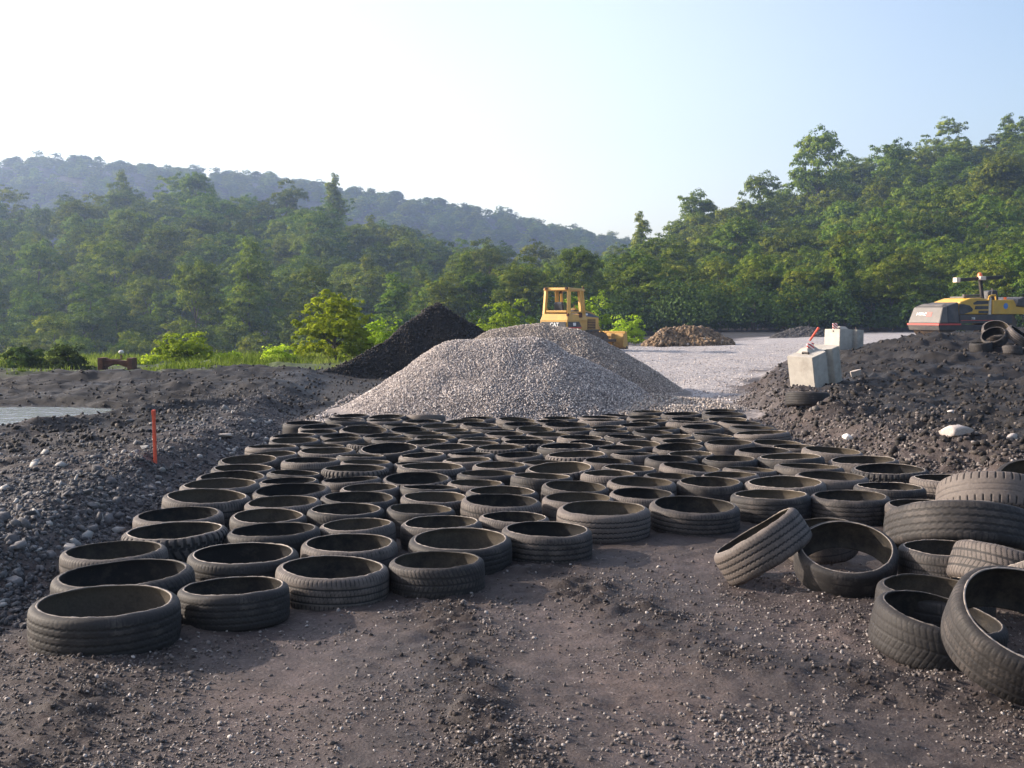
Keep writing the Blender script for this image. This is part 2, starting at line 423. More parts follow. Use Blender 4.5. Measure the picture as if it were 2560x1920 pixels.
def stone_mat(name, stops, rough=.8, bump_d=.01, gain=.82):
    m, nt, b = new_mat(name); L = nt.links.new
    at = N(nt, 'ShaderNodeAttribute', attribute_name='tone')
    r = ramp(nt, [(p, tuple(gain * v for v in c)) for p, c in stops]); L(at.outputs['Fac'], r.inputs['Fac'])
    n = noise_node(nt, 60, 6, .7); r2 = ramp(nt, [(.3, (.72,) * 3), (.7, (1.15,) * 3)]); L(n.outputs['Fac'], r2.inputs['Fac'])
    L(mixc(nt, 1.0, r.outputs['Color'], r2.outputs['Color'], 'MULTIPLY'), b.inputs['Base Color'])
    b.inputs['Roughness'].default_value = rough; b.inputs['Specular IOR Level'].default_value = .35
    bump(nt, b, n.outputs['Fac'], .5, bump_d)
    return m
M_LIME = stone_mat('crushed_limestone', [(0, (.12, .106, .104)), (.4, (.31, .272, .255)), (.75, (.52, .46, .425)), (1, (.78, .71, .65))], gain=1.08)
M_WARM = stone_mat('tan_gravel', [(0, (.12, .102, .092)), (.4, (.30, .255, .225)), (.75, (.48, .415, .36)), (1, (.72, .64, .56))], gain=1.0)
M_BANK = stone_mat('grey_bank_stone', [(0, (.030, .030, .034)), (.5, (.088, .084, .088)), (.85, (.20, .19, .19)), (1, (.40, .38, .36))])
M_PEB = stone_mat('pale_pebbles', [(0, (.05, .041, .038)), (.5, (.125, .105, .098)), (.85, (.25, .22, .205)), (1, (.52, .475, .45))])
M_CLOD = stone_mat('dark_shale_clods', [(0, (.010, .008, .0065)), (.6, (.027, .021, .0175)), (.9, (.062, .050, .043)), (1, (.20, .18, .165))])
M_DCLOD = stone_mat('brown_dirt_clods', [(0, (.040, .032, .030)), (.6, (.080, .065, .060)), (1, (.16, .135, .126))], .95)

def scatter(n, x0, x1, y0, y1, dens=None):
    x = rng.uniform(x0, x1, n); y = np.sqrt(rng.uniform(y0 ** 2, y1 ** 2, n)) if y0 > 0 else rng.uniform(y0, y1, n)
    if dens is not None:
        k = rng.uniform(0, 1, n) < dens(x, y); x, y = x[k], y[k]
    return x, y

def stuff_stones(name, x, y, smin, smax, mat, power=3.0, sink=.25, squash=(.35, .8), tonebias=0.0, flat=.35):
    n = len(x); s = smin + (smax - smin) * rng.uniform(0, 1, n) ** power
    z = ground_h(x, y) + s * (0.45 - sink)
    t = np.clip(rng.beta(2, 2.4, n) + tonebias, 0, 1)
    o = link(name, stones_mesh(name, np.stack([x, y, z], 1), s, mat, t, squash, flat))
    tag(o, kind='stuff'); return o

def inv_y(y0, y1, n): # more samples close by
    u = rng.uniform(0, 1, n); return 1 / (1 / y0 + (1 / y1 - 1 / y0) * u)

# left bank of broken stone
n = 34000; y = inv_y(4.0, 22, n); x = left_edge(y) - rng.gamma(1.6, .62, n) + rng.normal(0, .12, n) + .12
stuff_stones('bank_stones', x, y, .006, .036, M_BANK, 3.0)
n = 1000; y = inv_y(4.4, 17, n); x = left_edge(y) - rng.gamma(2.0, .42, n) + .05
stuff_stones('bank_rubble', x, y, .03, .078, M_BANK, 2.8, tonebias=.26, squash=(.25, .55))
# right bank of stones and shale clods
n = 19000; y = inv_y(8.3, 26, n); x = right_edge(y) + rng.gamma(1.7, .45, n) + rng.normal(0, .1, n) - .05
stuff_stones('bank_gravel', x, y, .006, .042, M_PEB, 3.8, tonebias=.0)
n = 26000; y = inv_y(8.8, 31, n); x = right_edge(y) + .2 + rng.uniform(0, 1, n) ** 1.1 * 11
stuff_stones('shale_clods', x, y, .008, .070, M_CLOD, 4.6)
# left field speckle
n = 13000; y = inv_y(6.5, 30, n); x = left_edge(y) - .5 - rng.uniform(0, 1, n) ** 1.2 * 9
stuff_stones('field_stones', x, y, .006, .026, M_BANK, 3.5, tonebias=.12)
n = 17000; y = inv_y(12.0, 34, n); x = left_edge(y) - 1.2 - rng.uniform(0, 1, n) * 11; x = np.where((y > 18) & (rng.uniform(0, 1, n) < .3), rng.uniform(-5.5, -2.2, n), x)
k = puddle_mask(x, y) < .02; stuff_stones('field_clods', x[k], y[k], .01, .06, M_CLOD, 4.0)
# foreground pebbles and clods in uneven patches
n = 85000; y = inv_y(3.2, 8.8, n); x = rng.uniform(-1, 1, n) * (.62 * y + .6)
k = (rng.uniform(0, 1, n) < np.clip(.26 + 1.9 * fbm(x, y, .9, 3, 91) + .40 * sstep(-.4, -2, x) * sstep(6.2, 5.2, y) - .12 * pack_band(x, y), .02, 1) * (1 - .6 * bed_mask(x, y))); x, y = x[k], y[k]
stuff_stones('ground_pebbles', x, y, .0035, .020, M_PEB, 3.2, sink=.3, squash=(.25, .65), tonebias=.06)
n = 140000; y = inv_y(3.2, 10.5, n); x = rng.uniform(-1, 1, n) * (.62 * y + .6)
k = (rng.uniform(0, 1, n) < np.clip(.46 + 1.3 * fbm(x, y, .5, 3, 94) - .30 * pack_band(x, y), .08, 1) * (1 - .75 * bed_mask(x, y)) * (x > left_edge(y) - .2)); x, y = x[k], y[k]
stuff_stones('ground_chips', x, y, .0026, .0125, M_PEB, 2.6, sink=.2, squash=(.2, .55), tonebias=.14)
n = 46000; y = inv_y(3.2, 8.4, n); x = rng.uniform(-1, 1, n) * (.60 * y + .5)
k = (rng.uniform(0, 1, n) < np.clip(.05 + 1.5 * clod_band(x, y) - .3 * pack_band(x, y), 0, 1) * (1 - .8 * bed_mask(x, y))); x, y = x[k], y[k]
stuff_stones('dirt_clods', x, y, .003, .018, M_DCLOD, 3.2, sink=.35, squash=(.5, 1))

# single rocks that stand out
def rock(px, py, wpx, label, mat=None, sq=.55, zoff=0, yaw=0, tone=.8, aspect=.7):
    # march along the view ray to the ground
    d = ray(px, py); t = 3.0
    while t < 60 and CAM_H + d[2] * t > gz(d[0] * t, d[1] * t): t += .04
    p = np.array([d[0] * t, d[1] * t]); s = wpx / 2 * t / F
    b = bmesh.new(); bmesh.ops.create_icosphere(b, subdivisions=3, radius=1)
    v = np.array([w.co for w in b.verts]); fc = np.array([[w.index for w in f.verts] for f in b.faces]); b.free()
    for _ in range(14):
        dd = rng.normal(size=3); dd /= np.linalg.norm(dd); lim = rng.uniform(.38, .75); ex = np.maximum(v @ dd - lim, 0); v -= ex[:, None] * dd
    v *= 1 + rng.normal(0, .02, (len(v), 1)); v /= np.abs(v[:, 0]).max()
    v *= np.array([s, s * aspect, s * sq]); 
    o = link('rock', mesh_np('rock', v, fc, [mat or M_BANK], False, {'tone': np.full(len(v), tone)}))
    o.location = (p[0], p[1] + s * aspect * .5, gz(p[0], p[1]) + s * sq * .35); o.rotation_euler = (0, 0, yaw)
    return tag(o, label, 'rock', 'loose rocks lying around the tyre bed')
rock(2396, 1088, 84, 'long pale flat rock on the dark bank right of the tyre bed', M_LIME, .34, tone=.52)
rock(2536, 1100, 40, 'small pale rock at the right end of the stony bank', M_LIME, .5, tone=.55)
rock(2120, 1100, 26, 'white pointed stone on the right bank above the tyres', M_LIME, .6, tone=.9)
rock(2380, 1033, 22, 'pale stone on the dark mound behind the long flat rock', M_LIME, .7, tone=.75)
rock(560, 1096, 56, 'flat tan slab on the left bank near the far tyres', M_WARM, .35, tone=.7)
rock(216, 1238, 38, 'bluish grey slab half way up the left stone bank', M_BANK, .5, tone=.8)
rock(324, 1052 + 5, 30, 'small grey rock just left of the red stake', M_BANK, .5, tone=.75)
rock(170, 1388, 52, 'pale wedge shaped rock beside the second tyre from the front', M_BANK, .7, tone=.92)
rock(362, 1124, 26, 'white stone at the foot of the red stake', M_BANK, .6, tone=1)
rock(36, 1468, 62, 'large pale grey rock at the left edge of the stone bank', M_BANK, .6, tone=.85)
rock(222, 1270, 40, 'flat blue grey stone below the slab on the left bank', M_BANK, .4, tone=.7)
rock(2140, 944, 30, 'pointed tan rock leaning at the corner of the front concrete block', M_WARM, .9, tone=.5)
# ---------------------------------------------------------------- tyre casings (sidewalls cut away)
def rubber(name, base, dust, dust_amt):
    m, nt, b = new_mat(name); L = nt.links.new
    oi = N(nt, 'ShaderNodeObjectInfo')
    at = N(nt, 'ShaderNodeAttribute', attribute_name='groove')
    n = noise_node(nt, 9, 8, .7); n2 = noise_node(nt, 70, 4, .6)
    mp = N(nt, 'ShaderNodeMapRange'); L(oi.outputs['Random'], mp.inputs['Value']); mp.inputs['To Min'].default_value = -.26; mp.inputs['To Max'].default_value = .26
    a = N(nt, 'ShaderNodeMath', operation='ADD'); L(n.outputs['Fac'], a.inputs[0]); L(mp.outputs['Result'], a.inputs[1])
    s = N(nt, 'ShaderNodeMath', operation='SUBTRACT'); L(a.outputs[0], s.inputs[0]); L(at.outputs['Fac'], s.inputs[1])  # groove depth cuts the dust mix, darkening grooves in the colour for contrast
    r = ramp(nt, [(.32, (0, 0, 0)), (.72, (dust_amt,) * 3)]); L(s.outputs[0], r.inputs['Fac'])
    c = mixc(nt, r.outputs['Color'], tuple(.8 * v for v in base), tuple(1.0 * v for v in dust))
    r2 = ramp(nt, [(.3, (.8,) * 3), (.7, (1.15,) * 3)]); L(n2.outputs['Fac'], r2.inputs['Fac'])
    L(mixc(nt, 1.0, c, r2.outputs['Color'], 'MULTIPLY'), b.inputs['Base Color'])
    b.inputs['Roughness'].default_value = .72; b.inputs['Specular IOR Level'].default_value = .35
    bump(nt, b, n2.outputs['Fac'], .35, .004)
    return m
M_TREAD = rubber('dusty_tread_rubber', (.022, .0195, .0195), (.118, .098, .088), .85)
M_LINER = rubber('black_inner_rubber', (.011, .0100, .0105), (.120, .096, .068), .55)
M_LIP = rubber('cut_rubber_edge', (.060, .052, .048), (.34, .29, .25), .9)  # coloured paler to paint in the sunlit highlight along the rim

def tread_depth(kind, th, v):
    """groove depth 0..1 for angle th (radians) and v across the tread (-1..1)"""
    g = np.zeros_like(th)
    def groove(c, w, vv): return np.exp(-((vv - c) / w) ** 4)
    def saw(n, ph=0, duty=.5, soft=.12):
        t = (th * n / (2 * np.pi) + ph) % 1.0
        return sstep(0, soft, t) * (1 - sstep(duty, duty + soft, t))
    if kind == 'ribs':
        for i, c in enumerate((-.62, -.22, .22, .62)):
            z = ((th * 60 / (2 * np.pi)) % 1.0); z = np.abs(z - .5) * .10 - .025
            g = np.maximum(g, groove(c + z, .035, v))
        g = np.maximum(g, .6 * saw(80, 0, .10, .10) * (np.abs(v) > .78))
    elif kind == 'chevron':
        g = np.maximum(g, groove(0, .035, v)); g = np.maximum(g, .9 * groove(.5, .035, v)); g = np.maximum(g, .9 * groove(-.5, .035, v))
        g = np.maximum(g, .8 * saw(64, np.abs(v) * 1.3, .10, .12) * (np.abs(v) > .06))
    elif kind == 'lugs':
        g = np.maximum(g, saw(40, .25 * np.sign(v), .34, .1) * (np.abs(v) > .52))
        g = np.maximum(g, groove(.5 + .10 * np.sign(np.sin(th * 40)), .10, v)); g = np.maximum(g, groove(-.5 + .10 * np.sign(np.sin(th * 40)), .10, v))
        g = np.maximum(g, .8 * saw(40, .5 + v * .8, .22) * (np.abs(v) < .42))
    elif kind == 'sipes':
        for c in (-.45, 0, .45): g = np.maximum(g, .8 * groove(c, .035, v))
        g = np.maximum(g, .55 * saw(80, v * .3, .10, .12) * (np.abs(v) > .6))
        g = np.maximum(g, .35 * saw(96, v * .8, .12, .12) * (np.abs(v) < .42))
    elif kind == 'slots':
        g = np.maximum(g, saw(46, .25 * np.sign(v), .12, .10) * (np.abs(v) > .58))
        for c in (-.2, .2): g = np.maximum(g, .25 * groove(c, .05, v))
    elif kind == 'bald':
        for c in (-.4, .4): g = np.maximum(g, .35 * groove(c, .05, v))
        g = np.maximum(g, .35 * saw(64, 0, .14) * (np.abs(v) > .82))
    return g

TY_R, TY_W = .31, .212
def tyre_meshes(kind, seed):
    r = np.random.default_rng(seed)
    nseg = 480
    gd = {'lugs': .0095, 'bald': .0026, 'slots': .008}.get(kind, .0045)
    hw = TY_W / 2
    vs = np.linspace(-1, 1, 31)                       # tread band
    tz = vs * hw * .84; tr = TY_R - .003 * vs ** 2 - .0055 * np.abs(vs) ** 6
    # shoulders, folding in towards the cut lip
    sh_z = np.array([.885, .93, .965, .988, 1.0]) * hw; sh_r = TY_R - np.array([.0125, .0175, .0235, .0300, .0355])
    oz = np.concatenate([-sh_z[::-1], tz, sh_z]); orr = np.concatenate([sh_r[::-1], tr, sh_r])
    vv = np.concatenate([np.full(5, -1.2), vs, np.full(5, 1.2)])
    th = np.arange(nseg) / nseg * 2 * np.pi
    TH, OZ = np.meshgrid(th, oz, indexing='ij'); _, OR = np.meshgrid(th, orr, indexing='ij'); _, VV = np.meshgrid(th, vv, indexing='ij')
    g = tread_depth(kind, TH, VV) * (np.abs(VV) <= 1.001)
    # shoulder lug ends run a little way down the shoulder
    g2 = tread_depth(kind, TH, np.full_like(VV, .95)) * (np.abs(VV) > 1.1) * .8 * (np.abs(OZ) < .95 * hw)
    g = np.maximum(g, g2)
    wob = sum(a * np.cos(TH * k + p) for k, a, p in ((2, .0035, r.uniform(0, 6)), (3, .002, r.uniform(0, 6)), (5, .001, r.uniform(0, 6))))
    RR = OR - g * gd + wob
    top = sum(a * np.cos(TH * k + p) for k, a, p in ((2, .0018, r.uniform(0, 6)), (3, .0015, r.uniform(0, 6)), (7, .0008, r.uniform(0, 6))))
    ZZ = OZ + top * (np.abs(OZ) / hw) ** 3
    def grid(RR, ZZ, G):
        v = np.stack([RR * np.cos(TH[:, :RR.shape[1]]), RR * np.sin(TH[:, :RR.shape[1]]), ZZ], 2)
        n, m = RR.shape
        i = np.arange(n)[:, None]; j = np.arange(m - 1)[None, :]
        a = i * m + j; b2 = ((i + 1) % n) * m + j
        f = np.stack([a, b2, b2 + 1, a + 1], 2).reshape(-1, 4)
        return v.reshape(-1, 3), f, G.ravel()
    v, f, G = grid(RR, ZZ, g)
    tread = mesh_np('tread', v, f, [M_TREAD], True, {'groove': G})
    # liner: from lip back out to the wall; smooth
    iz = np.array([-1.0, -.985, -.93, -.80, -.5, 0, .5, .80, .93, .985, 1.0]) * hw
    ir = TY_R - np.array([.0425, .0445, .041, .032, .024, .022, .024, .032, .041, .0445, .0425])
    IR = np.repeat(ir[None], nseg, 0) + wob[:, :1]; IZ = np.repeat(iz[None], nseg, 0) + top[:, :1] * (np.abs(iz)[None] / hw) ** 3
    TH = TH[:, :len(iz)]
    v, f, G = grid(IR, IZ, np.zeros_like(IR))
    liner = mesh_np('inner_liner', v, f[:, ::-1], [M_LINER], True, {'groove': G})
    # cut lip: ring closing tread and liner at both ends, slightly ragged
    rag = np.convolve(r.normal(0, .0016, nseg + 8), np.ones(9) / 4, 'valid')[:nseg]
    vl = []; fl = []
    for s in (1, -1):
        z = s * hw + top[:, 0] ; r0 = TY_R - .0350 + wob[:, 0]; r1 = TY_R - .0430 + wob[:, 0]
        base = len(vl) * nseg
        for rr, zz in ((r0, z - s * .0004), (r0 - .002, z + s * (.0018 + rag)), (r1 + .001, z + s * (.0018 + rag)), (r1, z - s * .0004)):
            vl.append(np.stack([rr * np.cos(th), rr * np.sin(th), zz], 1))
        i = np.arange(nseg); k = (i + 1) % nseg
        for q in range(3):
            a = base + q * nseg
            ff = np.stack([a + i, a + k, a + nseg + k, a + nseg + i], 1)
            fl.append(ff if s > 0 else ff[:, ::-1])
    lip = mesh_np('cut_edge', np.concatenate(vl), np.concatenate(fl), [M_LIP], True, {'groove': np.zeros(8 * nseg)})
    return tread, liner, lip

KINDS = ['ribs', 'chevron', 'lugs', 'sipes', 'bald', 'slots']
TYRE = {k: tyre_meshes(k, i + 3) for i, k in enumerate(KINDS)}
PROTO = {}
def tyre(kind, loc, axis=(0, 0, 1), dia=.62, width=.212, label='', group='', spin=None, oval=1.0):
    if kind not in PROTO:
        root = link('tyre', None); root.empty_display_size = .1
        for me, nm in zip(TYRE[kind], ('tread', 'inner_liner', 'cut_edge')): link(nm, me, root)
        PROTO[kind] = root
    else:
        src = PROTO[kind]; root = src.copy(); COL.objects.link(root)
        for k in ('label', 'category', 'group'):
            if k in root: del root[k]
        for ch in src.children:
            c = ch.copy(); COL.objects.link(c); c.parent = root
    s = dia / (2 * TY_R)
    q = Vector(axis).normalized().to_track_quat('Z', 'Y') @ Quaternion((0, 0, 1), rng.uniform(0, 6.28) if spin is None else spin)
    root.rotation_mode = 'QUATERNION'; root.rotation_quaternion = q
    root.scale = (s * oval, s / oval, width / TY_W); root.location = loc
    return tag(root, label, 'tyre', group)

# measured rims, file by file from the left, each from the front to the back: left, right, top, bottom of the opening (px), kind
FILES = [
 [(80,459,1456,1535,'ribs'),(146,489,1388,1438,'chevron'),(210,472,1344,1383,'sipes'),(286,553,1293,1338,'lugs'),(355,578,1260,1291,'bald'),
  (419,640,1226,1251,'sipes'),(454,651,1198,1222,'ribs'),(484,664,1180,1197,'sipes'),(524,689,1151,1174,'bald'),(564,720,1139,1150,'sipes'),
  (603,735,1118,1135,'bald'),(634,767,1103,1115,'ribs'),(664,797,1093,1102,'sipes'),(696,818,1081,1090,'bald'),(732,835,1071,1080,'ribs'),
  (738,858,1060,1069,'sipes'),(761,872,1049,1057,'bald'),(814,918,1037,1043,'ribs'),(823,923,1031,1037,'sipes')],
 [(445,723,1416,1476,'ribs'),(475,755,1345,1400,'sipes'),(550,789,1296,1335,'chevron'),(571,766,1269,1295,'bald'),(600,797,1226,1257,'sipes'),
  (631,829,1200,1223,'chevron'),(644,800,1188,1199,'bald'),(662,803,1169,1183,'bald'),(691,848,1132,1158,'sipes'),(739,888,1114,1128,'chevron'),
  (770,886,1099,1109,'bald'),(799,909,1090,1097,'ribs'),(820,918,1077,1084,'sipes'),(840,970,1068,1075,'bald'),(864,960,1056,1066,'ribs'),
  (795,903,1047,1055,'sipes'),(903,995,1045,1051,'bald'),(915,1020,1035,1042,'ribs')],
 [(677,973,1369,1416,'sipes'),(751,998,1320,1361,'bald'),(793,990,1289,1320,'bald'),(765,965,1249,1280,'chevron'),(803,995,1215,1240,'sipes'),
  (839,993,1200,1218,'bald'),(806,964,1184,1199,'sipes'),(804,975,1156,1175,'lugs'),(853,987,1141,1155,'bald'),(853,978,1124,1135,'ribs'),
  (888,1049,1110,1122,'sipes'),(890,1006,1102,1109,'lugs'),(913,1031,1091,1101,'chevron'),(928,1021,1086,1091,'bald'),(965,1070,1061,1075,'bald'),
  (960,1052,1050,1059,'sipes'),(995,1099,1046,1054,'ribs'),(1013,1114,1031,1038,'bald')],
 [(971,1213,1362,1397,'chevron'),(1007,1270,1310,1349,'ribs'),(995,1209,1280,1314,'sipes'),(969,1150,1251,1277,'sipes'),(999,1177,1223,1241,'chevron'),
  (993,1149,1200,1221,'bald'),(968,1147,1172,1193,'lugs'),(980,1156,1149,1170,'chevron'),(991,1119,1138,1149,'bald'),(982,1091,1123,1134,'ribs'),
  (1053,1193,1104,1114,'sipes'),(1014,1137,1096,1105,'ribs'),(1026,1142,1085,1094,'bald'),(1006,1105,1080,1085,'sipes'),(1076,1179,1067,1077,'ribs'),
  (1051,1142,1053,1059,'bald'),(1100,1216,1048,1054,'sipes'),(1140,1237,1038,1045,'ribs')],
 [(1247,1479,1292,1325,'ribs'),(1195,1379,1266,1295,'sipes'),(1146,1349,1223,1253,'chevron'),(1148,1336,1201,1219,'chevron'),(1131,1276,1185,1199,'sipes'),
  (1144,1304,1162,1180,'ribs'),(1157,1301,1147,1163,'bald'),(1131,1239,1136,1147,'bald'),(1102,1223,1124,1133,'sipes'),(1223,1348,1119,1130,'ribs'),
  (1192,1325,1108,1118,'lugs'),(1153,1257,1096,1106,'bald'),(1144,1256,1083,1091,'sipes'),(1106,1201,1077,1083,'ribs'),(1210,1319,1076,1082,'bald'),
  (1181,1296,1061,1072,'sipes'),(1150,1247,1055,1062,'ribs'),(1254,1353,1051,1056,'bald'),(1240,1350,1041,1050,'sipes')],
 [(1386,1622,1241,1283,'ribs'),(1356,1535,1222,1235,'bald'),(1342,1517,1200,1216,'chevron'),(1283,1447,1182,1201,'chevron'),(1307,1487,1152,1173,'lugs'),
  (1302,1436,1137,1152,'bald'),(1349,1504,1116,1133,'lugs'),(1336,1485,1104,1114,'sipes'),(1259,1405,1094,1105,'lugs'),(1255,1360,1088,1093,'bald'),
  (1368,1489,1083,1090,'sipes'),(1319,1441,1078,1084,'ribs'),(1295,1384,1072,1077,'bald'),(1395,1492,1070,1077,'sipes'),(1353,1475,1053,1062,'chevron'),
  (1340,1424,1048,1052,'bald'),(1353,1444,1037,1044,'ribs'),(1448,1573,1046,1052,'sipes'),(1444,1557,1035,1043,'bald')],
 [(1603,1832,1230,1257,'ribs'),(1533,1700,1217,1235,'sipes'),(1513,1690,1193,1215,'chevron'),(1452,1602,1171,1189,'chevron'),(1490,1632,1151,1168,'sipes'),
  (1450,1582,1141,1154,'bald'),(1479,1606,1110,1119,'bald'),(1526,1647,1099,1108,'ribs'),(1416,1542,1090,1100,'bald'),(1503,1607,1081,1089,'sipes'),
  (1493,1575,1072,1078,'ribs'),(1566,1680,1071,1080,'bald'),(1466,1551,1062,1070,'sipes'),(1598,1686,1062,1068,'ribs'),(1549,1658,1055,1063,'chevron'),
  (1575,1681,1045,1052,'bald'),(1556,1648,1029,1041,'ribs'),(1510,1590,1031,1037,'sipes'),(1577,1662,1021,1027,'bald')],
 [(1824,2026,1216,1239,'ribs'),(1691,1860,1187,1207,'bald'),(1607,1748,1170,1185,'bald'),(1752,1900,1169,1184,'ribs'),(1808,1930,1161,1170,'sipes'),
  (1643,1803,1146,1160,'bald'),(1595,1732,1134,1145,'sipes'),(1545,1667,1128,1140,'bald'),(1676,1792,1123,1134,'sipes'),(1623,1757,1106,1114,'chevron'),
  (1650,1752,1096,1105,'bald'),(1615,1727,1077,1088,'ribs'),(1725,1838,1075,1085,'bald'),(1690,1804,1060,1066,'sipes'),(1660,1788,1048,1056,'chevron'),
  (1685,1765,1042,1047,'bald'),(1650,1756,1023,1034,'chevron')],
 [(2031,2231,1220,1250,'ribs'),(1861,2069,1194,1216,'sipes'),(1929,2105,1150,1170,'bald'),(1888,2058,1131,1149,'bald'),(1745,1888,1128,1145,'sipes'),
  (1844,1990,1117,1130,'bald'),(1754,1884,1095,1109,'bald'),(1885,2022,1095,1108,'sipes'),(1833,1974,1071,1082,'ribs'),(1818,1941,1059,1068,'bald'),
  (1790,1908,1049,1055,'sipes'),(1762,1875,1040,1048,'ribs'),(1755,1867,1028,1038,'bald'),(1755,1846,1020,1027,'sipes')],
 [(2208,2400,1238,1265,'sipes'),(2112,2288,1191,1208,'sipes'),(2337,2525,1204,1220,'bald'),(1998,2185,1177,1197,'bald'),(2250,2443,1173,1197,'chevron'),
  (2138,2330,1155,1179,'lugs'),(2069,2245,1138,1152,'bald'),(1990,2146,1116,1131,'bald'),(1952,2058,1112,1119,'ribs')],
]
ORD = ['first', 'second', 'third', 'fourth', 'fifth', 'sixth', 'seventh', 'eighth', 'ninth', 'tenth', 'eleventh', 'twelfth', 'thirteenth', 'fourteenth',
       'fifteenth', 'sixteenth', 'seventeenth', 'eighteenth', 'nineteenth', 'twentieth']
LOOK = {'ribs': 'rib-grooved', 'chevron': 'chevron-treaded', 'lugs': 'coarse-lugged', 'sipes': 'fine-treaded', 'bald': 'worn smooth'}
recs = []
for fi, fl in enumerate(FILES):
    for si, (xl, xr_, yt, yb, kd) in enumerate(fl):
        yc = (yt + yb) / 2; h = .213
        p = at_z((xl + xr_) / 2, yc, h)
        dist = p.y * CP + (CAM_H - h) * SP
        dia = (xr_ - xl) * dist / F * (.945 if (fi, si) == (0, 0) else .985)
        recs.append([p.x, p.y, dia, kd, fi, si, p.x, p.y])
pos = np.array([[r[0], r[1]] for r in recs]); dia = np.clip(np.array([r[2] for r in recs]), .52, .80)
pos0 = pos.copy()
for it in range(160):                                   # settle the casings side by side
    d = pos[:, None] - pos[None]; dist = np.hypot(d[..., 0], d[..., 1]) + np.eye(len(pos)) * 9
    need = (dia[:, None] + dia[None]) / 2 * .985
    ov = np.maximum(need - dist, 0) * (1 - np.eye(len(pos)))
    push = (d / dist[..., None]) * ov[..., None] * .42
    push[..., 0] *= .75
    pos += push.sum(1) * np.where(pos0[:, 1:2] < 7.2, .25, 1.0)
    pos += (pos0 - pos) * np.array([.05, .02]) * (it < 120)
FILE_NAME = ['leftmost', 'second', 'third', 'fourth', 'fifth', 'sixth', 'seventh', 'eighth', 'ninth', 'tenth']
SEEN_WIDTHS = []
for r, (x, y), D in zip(recs, pos, dia):
    kd, fi, si = r[3], r[4], r[5]
    w = .205 + rng.normal(0, .008) + (D - .62) * .10
    tilt = rng.normal(0, .02, 2) if y < 9 else rng.normal(0, .03, 2)
    if (fi, si) == (2, 17): tilt = np.array([0.0, .11])
    fname = FILE_NAME[fi] + (' file' if fi == 0 else ' file from the left')
    place = 'front tyre of the ' + fname if si == 0 else ('rearmost tyre of the ' + fname if si == len(FILES[fi]) - 1 else ORD[si] + ' tyre from the front in the ' + fname)
    size = 'large ' if D > .70 else ('small ' if D < .56 else '')
    lab = (size + LOOK[kd] + ' ' + place)
    tyre(kd, (x, y, w / 2 - (.026 if y < 8 else .014) + gz(x, y) + (.02 if (fi, si) == (2, 17) else 0)), (tilt[0], tilt[1], 1), D, w, lab, 'cut tyres laid flat in files on the bed', oval=1 + rng.normal(0, .012))

# ---------------------------------------------------------------- loose heap of tyres at the right
HG = 'loose tyres heaped at the right of the bed'
def heap(kind, px, py, dist_y, axis, D, w, label, group=HG, spin=None, oval=1.0):
    p = at_y(px, py, dist_y)
    return tyre(kind, p, axis, D, w, label, group, spin, oval)
heap('ribs', 1906, 1367, 7.2, (-.53, .19, .84), .62, .225, 'tyre propped on edge leaning to the right, left end of the heap')
heap('bald', 2114, 1400, 7.0, (-.06, -.40, .92), .615, .20, 'open tyre tipped toward the viewer, showing its dark inside')
heap('bald', 2050, 1352, 7.75, (-.15, -.05, 1), .52, .19, 'small worn tyre with a bent rim behind the two tipped tyres', oval=1.06)
heap('ribs', 2400, 1336, 7.7, (.10, .36, .93), .98, .27, 'big truck tyre tilted back, showing its dusty grooved tread')
heap('slots', 2484, 1262, 8.1, (.16, .44, .88), .78, .25, 'slotted tyre lying tilted on top of the big truck tyre')
heap('sipes', 2372, 1412, 7.0, (.0, .02, 1), .60, .21, 'flat tyre under the front edge of the big truck tyre')
heap('chevron', 2516, 1436, 6.5, (.34, .20, .92), .62, .22, 'tyre with block tread turned to the viewer, against the heap')
heap('sipes', 2655, 1412, 6.2, (-.42, .30, .86), .66, .24, 'tyre at the picture edge leaning into the block-treaded tyre')
heap('sipes', 2336, 1520, 6.15, (.05, -.03, 1), .62, .22, 'flat tyre just behind the foremost flat tyre of the heap')
heap('chevron', 2342, 1584, 5.62, (.16, -.10, .97), .63, .23, 'foremost flat tyre of the heap, chevron tread facing the viewer')
heap('sipes', 2566, 1588, 5.02, (.12, -.46, .87), .71, .235, 'large open tyre at the lower right corner, leaning on the others')
heap('bald', 2600, 1228, 9.2, (-.10, -.42, .9), .72, .2, 'tyre tipped up at the right edge beyond the heap, dark inside')
heap('bald', 2530, 1256, 8.8, (-.1, -.14, .98), .40, .15, 'small ring tyre behind the slotted tyre on the heap')
# tyre by itself on the bank
def ground_dist(px, py):
    d = ray(px, py); t = 8.0
    while t < 60 and CAM_H + d[2] * t > gz(d[0] * t, d[1] * t): t += .05
    return t * d[1]
ld = ground_dist(2018, 1027) + .25; p = at_y(2018, 1010, ld); tyre('ribs', (p.x, ld, gz(p.x, ld) + .105), (.03, .10, 1), .62, .20, 'lone tyre lying on the bank below the front concrete block', 'tyres lying on the dark mound')
